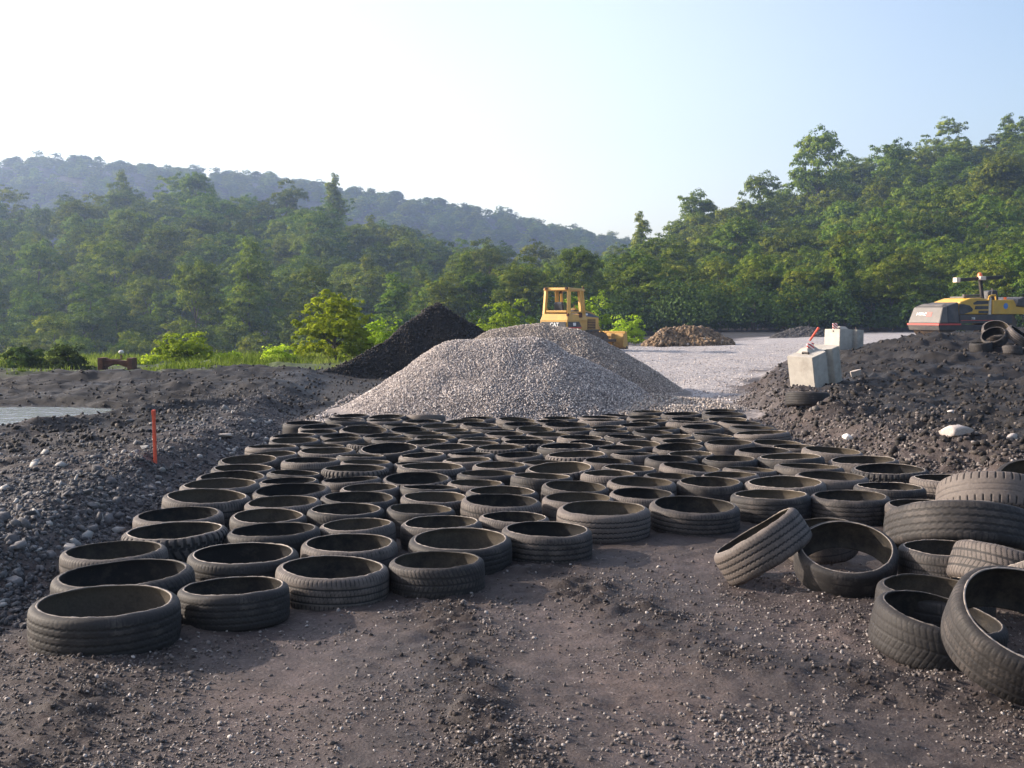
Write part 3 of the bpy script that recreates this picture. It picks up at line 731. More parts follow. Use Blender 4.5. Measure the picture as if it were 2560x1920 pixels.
# far heap beside the roller
FG = 'tyres heaped beside the road roller'
def ground_dist(px, py):
    d = ray(px, py); t = 8.0
    while t < 60 and CAM_H + d[2] * t > gz(d[0] * t, d[1] * t): t += .05
    return t * d[1]
FD = min(ground_dist(2470, 878), ground_dist(2500, 884), 27.0); fs = FD / 26.5
heap('bald', 2452, 868, FD + .35, (-.1, -.04, 1), .50 * fs, .22 * fs, 'flat tyre at the left foot of the far heap', FG)
heap('bald', 2486, 845, FD + .55, (-.45, -.42, .75), .60 * fs, .22 * fs, 'bowl-like tyre tipped open, left of the far heap', FG)
heap('bald', 2490, 828, FD + 1.1, (-.2, -.60, .78), .64 * fs, .2 * fs, 'upper tyre standing open at the top of the far heap', FG)
heap('sipes', 2546, 843, FD + .5, (.5, -.35, .8), .66 * fs, .22 * fs, 'tyre tipped to the right in the far heap', FG)
heap('bald', 2530, 876, FD + .05, (.05, .12, 1), .44 * fs, .2 * fs, 'small flat tyre at the foot of the far heap', FG)
heap('ribs', 2568, 872, FD + .3, (-.2, -.2, .95), .60 * fs, .22 * fs, 'flat tyre at the right picture edge in the far heap', FG)
# ---------------------------------------------------------------- piles
def height_pile(x, y, crest, slope, seed, rough=.05, scale=.5, round_top=.12):
    """crest: list of (x,y,h); cones joined along the crest line"""
    z = np.full_like(x, -9.0)
    for (x0, y0, h0), (x1, y1, h1) in zip(crest[:-1], crest[1:]):
        t = np.clip(((x - x0) * (x1 - x0) + (y - y0) * (y1 - y0)) / ((x1 - x0) ** 2 + (y1 - y0) ** 2 + 1e-9), 0, 1)
        d = np.hypot(x - x0 - t * (x1 - x0), y - y0 - t * (y1 - y0))
        d = np.sqrt(d * d + round_top ** 2) - round_top * .6
        z = np.maximum(z, h0 + (h1 - h0) * t - slope * d)
    z = z + fbm(x, y, scale * 3, 3, seed) * rough * 3 + fbm(x, y, scale, 3, seed + 5) * rough
    return z

def pile_mesh(name, crest, slope, pad, res, mat, seed, toe=.10, **kw):
    xs_ = [c[0] for c in crest]; ys_ = [c[1] for c in crest]
    gx = np.arange(min(xs_) - pad, max(xs_) + pad, res); gy = np.arange(min(ys_) - pad, max(ys_) + pad, res)
    A, B = np.meshgrid(gx, gy); a, b = A.ravel(), B.ravel()
    base = ground_h(a, b, False)
    z = height_pile(a, b, crest, slope, seed, **kw)
    z = np.where(z < base + toe * 4, base - .06 + (np.maximum(z - base + .3, 0)) ** 2 / (toe * 4 + .3) ** 2 * (toe * 4 + .06), z)
    n_, m_ = A.shape
    i = (np.arange(n_ - 1)[:, None] * m_ + np.arange(m_ - 1)[None]).ravel()
    f = np.stack([i, i + 1, i + m_ + 1, i + m_], 1)
    keep = (z[f] > base[f] - .05).any(1); f = f[keep]
    used = np.unique(f); remap = np.full(len(a), -1); remap[used] = np.arange(len(used))
    v = np.stack([a, b, z], 1)[used]; f = remap[f]
    return link(name, mesh_np(name, v, f, [mat], True, {'tone': np.clip(.10 + fbm(v[:, 0], v[:, 1], .06, 2, 9) * .5, 0, 1)})), (lambda x, y: height_pile(x, y, crest, slope, seed, **kw))  # body tone kept low: paints the shade in gaps between the loose stones

def pile(name, crest, slope, pad, res, mat, stone_m, seed, nst, smin, smax, label, cat='pile', front_y=None, tonebias=0.0, power=2.0, squash=(.5, .95), **kw):
    root = empty(name, (0, 0, 0))
    o, fz = pile_mesh('heap_body', crest, slope, pad, res, mat, seed, **kw); o.parent = root
    xs_ = [c[0] for c in crest]; ys_ = [c[1] for c in crest]
    x = rng.uniform(min(xs_) - pad, max(xs_) + pad, nst * 4); y = rng.uniform(min(ys_) - pad, max(ys_) + pad * .5, nst * 4)
    z = fz(x, y); k = z > ground_h(x, y, False) + .0; x, y, z = x[k][:nst], y[k][:nst], z[k][:nst]
    s = smin + (smax - smin) * rng.uniform(0, 1, len(x)) ** power
    st = link('loose_stones', stones_mesh('loose_stones', np.stack([x, y, z + s * .42], 1), s, stone_m, np.clip(rng.beta(2, 2.2, len(x)) + tonebias, 0, 1), squash), root)
    st['kind'] = 'stuff'
    return tag(root, label, cat)

pile('gravel_pile', [(-.86, 19.75, 1.23), (-.1, 19.6, 1.27), (.40, 19.6, 1.24), (.95, 19.75, 1.02)], .63, 2.6, .05, M_LIME, M_LIME, 101, 52000, .009, .0225,
     'pale grey crushed limestone pile at the far end of the tyre bed', rough=.035, scale=.4, round_top=.30)
pile('gravel_pile', [(-.25, 24.0, 1.38), (.55, 24.0, 1.47), (1.25, 24.0, 1.38), (1.9, 24.2, 1.05)], .64, 2.9, .06, M_WARM, M_WARM, 121, 50000, .009, .023,
     'browner gravel pile behind the pale limestone pile', rough=.035, scale=.5, round_top=.30)
# gravel spread out to the right of the piles, running to the end of the bed
n = 15000; x = rng.uniform(-3.2, 4.2, n); y = rng.uniform(16.9, 23, n)
k = (rng.uniform(0, 1, n) < sstep(16.9, 17.9, y + fbm(x, y, .7, 3, 5)) * sstep(3.9, 2.9, x + fbm(x, y, .8, 3, 6) - .1 * (y - 17)))
stuff_stones('spilled_gravel', x[k], y[k], .012, .034, M_LIME, 2.0)
crest = [(2.1, 19.3, .30), (3.2, 19.2, .20)]
pile('gravel_spill', crest, .20, 1.4, .05, M_LIME, M_WARM, 131, 9000, .012, .032, 'low apron of spilled gravel behind the last tyres, right of the piles', cat='gravel heap', rough=.03, scale=.4, toe=.02)
n = 30000; y = inv_y(19, 60, n); x = rng.uniform(1.5, 16, n)
k = (x < right_edge(y) - .1); stuff_stones('road_gravel', x[k], y[k], .010, .036, M_LIME, 2.6, sink=.3)
# dark waste heap left of the gravel
pile('waste_heap', [(-5.3, 28.0, .04), (-4.75, 28.3, .14), (-4.1, 28.8, .42), (-3.25, 29.6, .93), (-2.75, 30.2, 1.38), (-2.3, 30.8, 1.76), (-1.98, 31.0, 1.92), (-1.4, 31.2, 1.55), (-.6, 31.6, 1.05), (1.0, 32, .7)], 1.0, 2.4, .06, M_CLOD, M_CLOD, 141, 20000, .012, .05,
     'steep black shale heap with a pointed top left of the gravel piles', cat='heap', rough=.05, scale=.55, power=3.2, round_top=.05)
# brown rubble beyond the road
M_OCHRE = stone_mat('ochre_rubble', [(0, (.07, .045, .028)), (.45, (.17, .108, .055)), (.8, (.28, .19, .11)), (1, (.55, .48, .41))])
pile('rubble_heap', [(7.6, 59, .55), (8.4, 59.5, .80), (9.3, 59.5, .98), (10.1, 60, .85), (10.8, 60, .4)], .75, 2.0, .12, M_OCHRE, M_OCHRE, 151, 5200, .04, .17,
     'brown clay and stone rubble heap beyond the gravel road', cat='heap', rough=.16, scale=.8)
M_GREYSAND = stone_mat('grey_grit', [(0, (.06, .057, .058)), (.5, (.105, .10, .10)), (1, (.18, .17, .17))])
pile('grit_heap', [(15.8, 68, .45), (16.6, 68.4, .74), (17.5, 68.4, .78), (18.6, 68.6, .50), (19.8, 69, .25)], .5, 2.6, .16, M_GREYSAND, M_GREYSAND, 161, 1500, .03, .08,
     'smooth dark grey grit heap right of the brown rubble', cat='heap', rough=.06, scale=1.1)

# ---------------------------------------------------------------- concrete blocks
M_CONC = simple('cast_concrete', (.43, .40, .355), .85, 0, .16, 3.0, (.17, .15, .125), .65, .010)
def stripes(name):
    m, nt, b = new_mat(name); L = nt.links.new
    tc = N(nt, 'ShaderNodeTexCoord'); sp = N(nt, 'ShaderNodeSeparateXYZ'); L(tc.outputs['Object'], sp.inputs[0])
    a = N(nt, 'ShaderNodeMath', operation='MULTIPLY_ADD'); L(sp.outputs[2], a.inputs[0]); a.inputs[1].default_value = 15.0
    x = N(nt, 'ShaderNodeMath', operation='MULTIPLY'); L(sp.outputs[0], x.inputs[0]); x.inputs[1].default_value = 14.0; L(x.outputs[0], a.inputs[2])
    fr = N(nt, 'ShaderNodeMath', operation='FRACT'); L(a.outputs[0], fr.inputs[0])
    g = N(nt, 'ShaderNodeMath', operation='GREATER_THAN'); L(fr.outputs[0], g.inputs[0]); g.inputs[1].default_value = .5
    L(mixc(nt, g.outputs[0], (.72, .66, .62), (.50, .06, .055)), b.inputs['Base Color']); b.inputs['Roughness'].default_value = .5
    return m
M_STRIPE = stripes('red_and_white_stripes')
M_DARKMET = simple('dark_steel', (.03, .028, .028), .5, .3, .3, 9, (.10, .07, .05), .5)

def concrete_block(loc, rz, W, D, H, tilt, label, plabel):
    root = empty('concrete_block', loc); root.rotation_euler = (tilt[0], tilt[1], rz)
    gx0, gx1 = .02, .16     # vertical keyway in the front face
    prof = [(-W/2, -D/2), (gx0 - .02, -D/2), (gx0 + .02, -D/2 + .09), (gx1 - .02, -D/2 + .09), (gx1 + .02, -D/2), (W/2, -D/2), (W/2, D/2), (gx1 + .02, D/2), (gx1 - .02, D/2 - .09), (gx0 + .02, D/2 - .09), (gx0 - .02, D/2), (-W/2, D/2)]
    b = bmesh.new()
    lo = [b.verts.new((p[0], p[1], 0)) for p in prof]; hi = [b.verts.new((p[0], p[1], H)) for p in prof]
    b.faces.new(lo[::-1]); b.faces.new(hi)
    for i in range(len(prof)): b.faces.new((lo[i], lo[(i+1) % len(prof)], hi[(i+1) % len(prof)], hi[i]))
    bmesh.ops.bevel(b, geom=b.edges[:], offset=.008, segments=2, affect='EDGES')
    mb = MB(); mb.add(b); mb.build('block_body', M_CONC, root)
    # interlocking nub on top
    kn = MB(); s = .11; kx, ky = -W*.05, D*.16
    kn.hull8([(kx - s*1.5, ky - s*1.2, H - .002), (kx - s*1.5, ky + s*1.2, H - .002), (kx + s*1.5, ky + s*1.2, H - .002), (kx + s*1.5, ky - s*1.2, H - .002), (kx - s*.9, ky - s*.6, H + .075), (kx - s*.9, ky + s*.6, H + .075), (kx + s*.9, ky + s*.6, H + .075), (kx + s*.9, ky - s*.6, H + .075)], .012)
    kn.build('keying_nub', M_CONC, root)
    lf = MB(); lf.tube((-W*.28, D*.1, H - .01), (-W*.28, D*.1, H + .035), .018, seg=8); lf.tube((-W*.28, -D*.12, H - .01), (-W*.28, -D*.12, H + .035), .018, seg=8); lf.tube((-W*.28, -D*.125, H + .03), (-W*.28, D*.105, H + .03), .016, seg=8)
    lf.build('lifting_loop', M_DARKMET, root)
    return tag(root, label, 'concrete block', 'concrete barrier blocks on the dark mound')

def striped_marker(loc, tilt, label, h=.25, w=.13):
    root = empty('striped_marker', loc); root.rotation_euler = tilt
    mb = MB(); mb.box(-w/2, w/2, -.02, .02, .03, h, .012); p = mb.build('striped_panel', M_STRIPE, root)
    mb = MB(); mb.box(-w*.6, w*.6, -.06, .06, 0, .035, .008); mb.build('marker_base', M_DARKMET, root)
    return tag(root, label, 'marker', 'striped markers on the concrete blocks')

c = at_z(2056, 962, .42); gx_, gy_ = c.x, c.y + .35
zb = at_y(2036, 968, gy_ - .32).z
concrete_block((gx_, gy_, zb - .04), R(40), .80, .52, .68, (R(2), R(-14)), 'tilted pale concrete block standing at the left tip of the dark mound', '')
pm = at_y(2029, 886, gy_ - .14); striped_marker((pm.x, pm.y, pm.z - .02), (R(3), R(-10), R(8)), 'red and white striped marker on the front tilted concrete block', .22, .125)
yb = 29.0; c2 = at_y(2118, 870, yb)
concrete_block((c2.x, yb + .3, c2.z - .06), R(30), .84, .52, .52, (R(-1), R(2)), 'grey concrete block farther back, between the front block and the roller', '')
pm2 = at_y(2088, 832, yb + .12); striped_marker((pm2.x, pm2.y, pm2.z + .03), (0, R(-3), R(5)), 'pale striped marker on the rear concrete block', .215, .125)

# ---------------------------------------------------------------- stakes
M_RED = simple('red_orange_paint', (.68, .085, .035), .6, 0, .15, 14, (.25, .08, .05), .35)
M_WOOD = simple('raw_wood', (.34, .26, .17), .85, 0, .25, 20)
def stake(p0, p1, w, label, name='survey_stake', band=True):
    root = empty(name, p0)
    d = Vector(p1) - Vector(p0)
    mb = MB(); mb.bar((-d.x * .25, -d.y * .25, -d.z * .25), d * (.93), w, w * .55, .002); mb.build('stake_shaft', M_RED, root)
    mb = MB(); mb.bar(d * .90, d, w * 1.10, w * .68, .003); mb.build('stake_head', M_RED, root)
    return tag(root, label, 'stake')
yb = 11.4; b0 = at_y(388, 1140, yb); b1 = at_y(384, 1025, yb)
b0.z = min(b0.z, gz(b0.x, b0.y) + .02)
stake(b0, b1, .044, 'tall red survey stake standing in the left stone bank')
stake(at_y(2029, 845, 40), at_y(2047, 819, 40), .10, 'short orange stake leaning to the right beside the gravel road', 'leaning_stake')

# ---------------------------------------------------------------- puddle
M_WATER, nt, b = new_mat('muddy_puddle_water'); b.inputs['Base Color'].default_value = (.075, .066, .055, 1); b.inputs['Roughness'].default_value = .12; b.inputs['Specular IOR Level'].default_value = .6
nn = noise_node(nt, 5, 3); bump(nt, b, nn.outputs['Fac'], .35, .03)
pang = np.arange(40) / 40 * 2 * np.pi
pv = [(-8.7 + 2.7 * math.cos(q), 17.3 + .22 * 2.7 * math.cos(q) + 1.9 * math.sin(q), .085) for q in pang] + [(-8.7, 17.3, .085)]
o = link('puddle', mesh_np('puddle', pv, [[i, (i + 1) % 40, 40] for i in range(40)], [M_WATER])); tag(o, kind='structure')

# ---------------------------------------------------------------- rusty steel frame in the verge
M_RUST = simple('rusty_steel', (.075, .030, .020), .85, .2, .4, 12, (.16, .07, .035), .6)
def rusty():
    y = 29.5; a = at_y(251, 925, y); bq = at_y(337, 925, y); s = (bq.x - a.x)
    root = empty('steel_frame', ((a.x + bq.x) / 2, y, min(a.z, gz(a.x, y))))
    H = at_y(290, 894, y).z - root.location.z; h = s / 2
    mb = MB(); mb.box(-h, -h + .13, -.2, .2, -.2, H, .01); mb.build('end_post', M_RUST, root)
    mb = MB(); mb.box(h - .13, h, -.2, .2, -.2, H * .98, .01); mb.build('end_post', M_RUST, root)
    mb = MB(); mb.box(-h + .13, h - .13, -.14, .14, H * .48, H * .78, .01); mb.build('cross_beam', M_RUST, root)
    mb = MB(); mb.prism([(-h + .13, H * .2), (-h + .13, H * .475), (-h + .36, H * .475)], -.12, .12); mb.prism([(h - .13, H * .2), (h - .36, H * .475), (h - .13, H * .475)], -.12, .12); mb.build('gusset_plate', M_RUST, root)
    mb = MB(); mb.tube((-h * .55, 0, H * .785), (-h * .55, 0, H * .95), .05); mb.box(-h + .2, -h + .5, -.1, .1, H * .785, H * .88, .01); mb.build('top_bracket', M_RUST, root)
    tag(root, 'low rusty steel frame standing in the grass at the left', 'steel frame')
    M_PALE = simple('pale_weathered_lamp', (.55, .53, .50), .6)
    q = at_y(303, 880, y + 3)
    r2 = empty('lamp_post', (q.x, y + 3, gz(q.x, y + 3)))
    hh = q.z - r2.location.z
    mb = MB(); mb.tube((0, 0, -.2), (0, 0, hh - .08), .035, .03); mb.build('post', M_RUST, r2)
    mb = MB(); mb.ball((0, 0, hh), .075, 1, 1, .75); mb.build('lamp_head', M_PALE, r2, True)
    tag(r2, 'thin post with a pale rounded head behind the rusty frame', 'lamp post')
rusty()

# ---------------------------------------------------------------- lettering
def text_mesh(s, size, mat, parent, loc, rot, bold=.02, name='lettering', shear=0.0, depth=.006):
    cu = bpy.data.curves.new(name, 'FONT'); cu.body = s; cu.size = size; cu.align_x = 'CENTER'; cu.align_y = 'CENTER'; cu.offset = bold * size; cu.extrude = depth; cu.shear = shear
    t = bpy.data.objects.new(name, cu); COL.objects.link(t)
    dg = bpy.context.evaluated_depsgraph_get(); me = bpy.data.meshes.new_from_object(t.evaluated_get(dg))
    bpy.data.objects.remove(t); bpy.data.curves.remove(cu)
    me.materials.clear(); me.materials.append(mat); me.name = name
    o = link(name, me, parent); o.location = loc; o.rotation_euler = rot
    return o

# ---------------------------------------------------------------- bulldozer
M_YEL = simple('faded_yellow_paint', (.58, .335, .075), .55, 0, .10, 2.5, (.36, .22, .09), .5, 0, .4)
M_YEL2 = simple('dirty_yellow_paint', (.50, .29, .07), .6, 0, .18, 4, (.20, .13, .08), .7)
M_BLACKP = simple('black_panel_paint', (.045, .045, .05), .55, 0, .2, 5, (.14, .12, .11), .5)
M_BLUE = simple('blue_black_hood_paint', (.045, .065, .13), .35, 0, .2, 5, (.12, .11, .12), .4)
M_WHITE = simple('white_decal', (.75, .74, .72), .6, 0, .05)
M_REDD = simple('red_decal', (.55, .085, .07), .6, 0, .1)
M_STEEL = simple('worn_blade_steel', (.09, .075, .065), .6, .4, .3, 5, (.20, .13, .08), .7)
M_SEAT = simple('black_seat_vinyl', (.035, .035, .04), .6)

def bulldozer(loc, rz):
    t = empty('bulldozer', loc, rz)        # x forward, y left
    # tracks
    for s in (1, -1):
        tr = link('track', None, t); tr.empty_display_size = .1
        y0, y1 = (s * .98, s * .56) if s < 0 else (s * .56, s * .98)
        prof = []
        for a in np.linspace(90, 270, 9): prof.append((-1.05 + .36 * math.cos(R(a)), .38 + .36 * math.sin(R(a))))
        for a in np.linspace(270, 450, 9): prof.append((1.05 + .34 * math.cos(R(a)), .37 + .34 * math.sin(R(a))))
        mb = MB(); mb.prism(prof, y0, y1)
        # grouser bars
        pts = np.array(prof + [prof[0]]); seg = np.hypot(*np.diff(pts, axis=0).T); cum = np.concatenate([[0], np.cumsum(seg)])
        for q in np.linspace(0, cum[-1], 34, endpoint=False):
            x = np.interp(q, cum, pts[:, 0]); z = np.interp(q, cum, pts[:, 1]); cx = np.clip(x, -1.05, 1.05); d = Vector((x - cx, 0, z - .375)).normalized()
            p = Vector((x, 0, z)); mb.bar(p + Vector((0, y0, 0)) + d * .02, p + Vector((0, y1, 0)) + d * .02, .03, .05)
        mb.build('track_belt', M_STEEL, tr)
        mb = MB(); ye = s * .985
        mb.box(-.75, .75, min(ye, ye + s*.03), max(ye, ye + s*.03), .24, .44, .01); mb.build('track_frame', M_YEL2, tr)
        for xx in (-1.05, 1.05):
            mb = MB(); mb.tube((xx, ye, .375), (xx, ye + s * .035, .375), .22, seg=20); mb.build('drive_wheel' if xx < 0 else 'idler_wheel', M_STEEL, tr)
    # lower chassis and rear tank
    mb = MB(); mb.box(-1.15, 1.35, -.55, .55, .42, .86, .02); mb.build('chassis', M_STEEL, t)
    mb = MB(); mb.hull8([(-1.62, -.66, .86), (-1.62, .66, .86), (-.45, .66, .86), (-.45, -.66, .86), (-1.66, -.68, 1.26), (-1.66, .68, 1.26), (-.45, .68, 1.26), (-.45, -.68, 1.26)], .03)
    tank = mb.build('rear_tank', M_YEL, t)
    mb = MB(); mb.hull8([(-1.66, -.68, 1.262), (-1.66, .68, 1.262), (.1, .68, 1.262), (.1, -.68, 1.262), (-1.52, -.62, 1.56), (-1.52, .62, 1.56), (.05, .60, 1.50), (.05, -.60, 1.50)], .025); mb.build('cab_base', M_YEL, t)
    # black band with the maker's letters
    mb = MB(); mb.hull8([(-1.685, -.60, 1.0), (-1.685, .60, 1.0), (-1.66, .60, 1.0), (-1.66, -.60, 1.0), (-1.69, -.60, 1.22), (-1.69, .60, 1.22), (-1.665, .60, 1.22), (-1.665, -.60, 1.22)]); band = mb.build('rear_band', M_BLACKP, t)
    text_mesh('CAT', .215, M_WHITE, band, (-1.697, -.06, 1.10), (R(90), 0, R(-90)), .035)
    for s in (-1, 1):
        y0, y1 = s * .683, s * .70
        mb = MB(); mb.prism([(-1.62, 1.0), (-.50, 1.0), (-.70, 1.22), (-1.62, 1.22)], min(y0, y1), max(y0, y1)); sb = mb.build('side_band', M_BLACKP, t)
        mb = MB(); mb.box(-1.62, -.50, min(y0, y1), max(y0, y1), .945, .995); mb.build('red_stripe', M_REDD, sb)
        mb = MB(); mb.box(-1.22, -1.0, min(s*.7, s*.708), max(s*.7, s*.708), 1.05, 1.18); mb.build('number_plate', M_WHITE, sb)
    # engine body
    mb = MB(); mb.prism([(-.45, .84), (.12, .84), (.12, 1.50), (.0, 1.54), (-.45, 1.54)], -.58, .58, .02); mb.build('side_panel', M_YEL, t)
    mb = MB(); mb.prism([(.12, .70), (1.42, .70), (1.46, .78), (1.44, 1.38), (.12, 1.46)], -.47, .47, .02); eng = mb.build('engine_housing', M_YEL, t)
    mb = MB(); mb.prism([(.08, 1.455), (1.46, 1.375), (1.46, 1.42), (.40, 1.60), (.08, 1.66)], -.475, .475, .02); hd = mb.build('hood', M_BLUE, t)
    for s in (-1, 1):
        mb = MB(); mb.box(.42, 1.12, min(s*.465, s*.485), max(s*.465, s*.485), .88, 1.32)
        gr = mb.build('engine_grille', simple('brown_grille', (.085, .042, .026), .8, .1, .3, 10), eng)
        mb = MB()
        for z in np.linspace(.92, 1.28, 6): mb.box(.42, 1.12, min(s*.486, s*.50), max(s*.486, s*.50), z - .012, z + .012)
        mb.build('grille_slats', M_YEL2, eng)
        mb = MB(); mb.box(.20, .42, min(s*.478, s*.484), max(s*.478, s*.484), 1.49, 1.57); mb.build('model_plate', M_WHITE, hd)
    mb = MB(); mb.tube((.55, -.18, 1.52), (.55, -.18, 2.25), .055); mb.tube((.55, -.18, 2.25), (.53, -.18, 2.74), .042); mb.build('exhaust_stack', M_RUST, t)
    mb = MB(); mb.bar((.18, .44, 1.70), (1.35, .30, 1.50), .05); mb.tube((.2, -.3, 1.62), (.2, -.3, 1.8), .08); mb.bar((.18, -.44, 1.70), (1.2, -.40, 1.52), .05); mb.build('hood_rail', M_YEL2, t)
    # ROPS cab
    rb = [(-1.42, -.60), (-1.42, .60), (-.36, .60), (-.36, -.60)]; rt = [(-1.34, -.56), (-1.34, .56), (-.46, .56), (-.46, -.56)]
    for i in range(4):
        mb = MB(); mb.bar((*rb[i], 1.52), (*rt[i], 2.56), .155, .12, .012); mb.build('cab_post', M_YEL, t)
    for s in (-1, 1):
        mb = MB(); mb.bar((-.36, s*.57, 1.50), (.02, s*.55, 1.50), .12, .1, .01); mb.bar((.0, s*.55, 1.48), (-.16, s*.52, 2.56), .11, .09, .01); mb.bar((-1.36, s*.585, 1.62), (-.4, s*.585, 1.62), .09, .08, .01); mb.build('side_frame', M_YEL, t)
    mb = MB(); mb.bar((-1.42, -.5, 1.66), (-1.42, .5, 1.66), .10, .09, .01)
    for s in (-1, 1): mb.prism([(-1.36, 1.7), (-1.36, 1.84), (-1.2, 1.7)], s * .55 - .03, s * .55 + .03)
    mb.build('rear_rail', M_YEL, t)
    mb = MB(); mb.hull8([(-1.45, -.66, 2.55), (-1.45, .66, 2.55), (.0, .62, 2.52), (.0, -.62, 2.52), (-1.42, -.63, 2.67), (-1.42, .63, 2.67), (-.05, .58, 2.63), (-.05, -.58, 2.63)], .03); mb.build('cab_roof', M_YEL, t)
    mb = MB()
    for y in (-.5, .5): mb.box(-1.5, -1.42, y - .06, y + .06, 2.58, 2.68, .01)
    mb.tube((-.9, .1, 2.42), (-.9, .1, 2.54), .05); mb.build('roof_bracket', M_RUST, t)
    st = MB(); st.box(-1.18, -.70, -.26, .26, 1.50, 1.66, .04); st.build('seat', M_SEAT, t)
    st = MB(); st.hull8([(-1.24, -.25, 1.62), (-1.24, .25, 1.62), (-1.08, .25, 1.62), (-1.08, -.25, 1.62), (-1.30, -.20, 2.06), (-1.30, .20, 2.06), (-1.18, .20, 2.06), (-1.18, -.20, 2.06)], .05); st.build('seat_back', M_SEAT, t)
    mb = MB(); mb.box(-.30, .0, -.42, .42, 1.5, 1.72, .02); mb.tube((-.28, .2, 1.7), (-.34, .2, 1.9), .02); mb.tube((-.28, -.2, 1.7), (-.36, -.2, 1.95), .02); mb.build('console', M_BLACKP, t)
    mb = MB(); mb.box(-.42, -.2, -.3, -.12, 1.72, 1.80, .01); mb.tube((-.3, -.22, 1.8), (-.3, -.22, 1.92), .03); mb.build('control_lever', M_YEL2, t)
    # latches on the cab base corner
    mb = MB(); mb.box(-.62, -.42, -.69, -.63, 1.40, 1.60, .01); mb.box(-.62, -.42, .63, .69, 1.40, 1.60, .01); mb.box(-1.6, -1.5, -.66, -.58, 1.46, 1.58, .01); mb.build('mount_bracket', M_RUST, t)
    # blade, push arms, cylinders
    for s in (-1, 1):
        mb = MB(); mb.bar((-.2, s * 1.06, .40), (1.95, s * 1.0, .38), .16, .12, .015); mb.build('push_arm', M_STEEL, t)
        mb = MB(); mb.tube((1.25, s * .40, 1.10), (1.95, s * .46, .62), .05); mb.tube((1.0, s * .38, 1.26), (1.5, s * .42, .93), .075); mb.build('lift_cylinder', M_YEL2, t)
    prof = []
    for a in np.linspace(-62, 50, 12): prof.append((2.66 - .60 * math.cos(R(a)), .40 + .44 * math.sin(R(a))))
    back = [(p[0] - .07, p[1] + .0) for p in prof[::-1]]
    mb = MB(); mb.prism(prof + back, -1.38, 1.38); bl = mb.build('blade', M_YEL2, t)
    mb = MB(); mb.box(2.16, 2.30, -1.40, 1.40, .70, .78, .015); mb.build('blade_top_rail', M_YEL, bl)
    mb = MB(); mb.hull8([(2.24, -1.43, -.02), (2.24, 1.43, -.02), (2.44, 1.43, -.02), (2.44, -1.43, -.02), (2.24, -1.43, .12), (2.24, 1.43, .12), (2.36, 1.43, .12), (2.36, -1.43, .12)]); mb.build('cutting_edge', M_STEEL, bl)
    for s in (-1, 1):
        mb = MB(); mb.prism([(1.98, .12), (2.45, .0), (2.36, .4), (2.30, .76), (2.02, .68)], s * 1.40 - .02, s * 1.40 + .02); mb.build('blade_end_plate', M_YEL, bl)
    mb = MB()
    for y in (-.9, -.3, .3, .9): mb.box(1.88, 2.06, y - .04, y + .04, .15, .68)
    mb.build('blade_rib', M_YEL2, bl)
    tag(t, 'yellow bulldozer with an open cab frame behind the gravel piles', 'bulldozer')
q = at_y(1433, 870, 50.5)
bulldozer((q.x, q.y, gz(q.x, q.y) + .04), R(90 - 33))

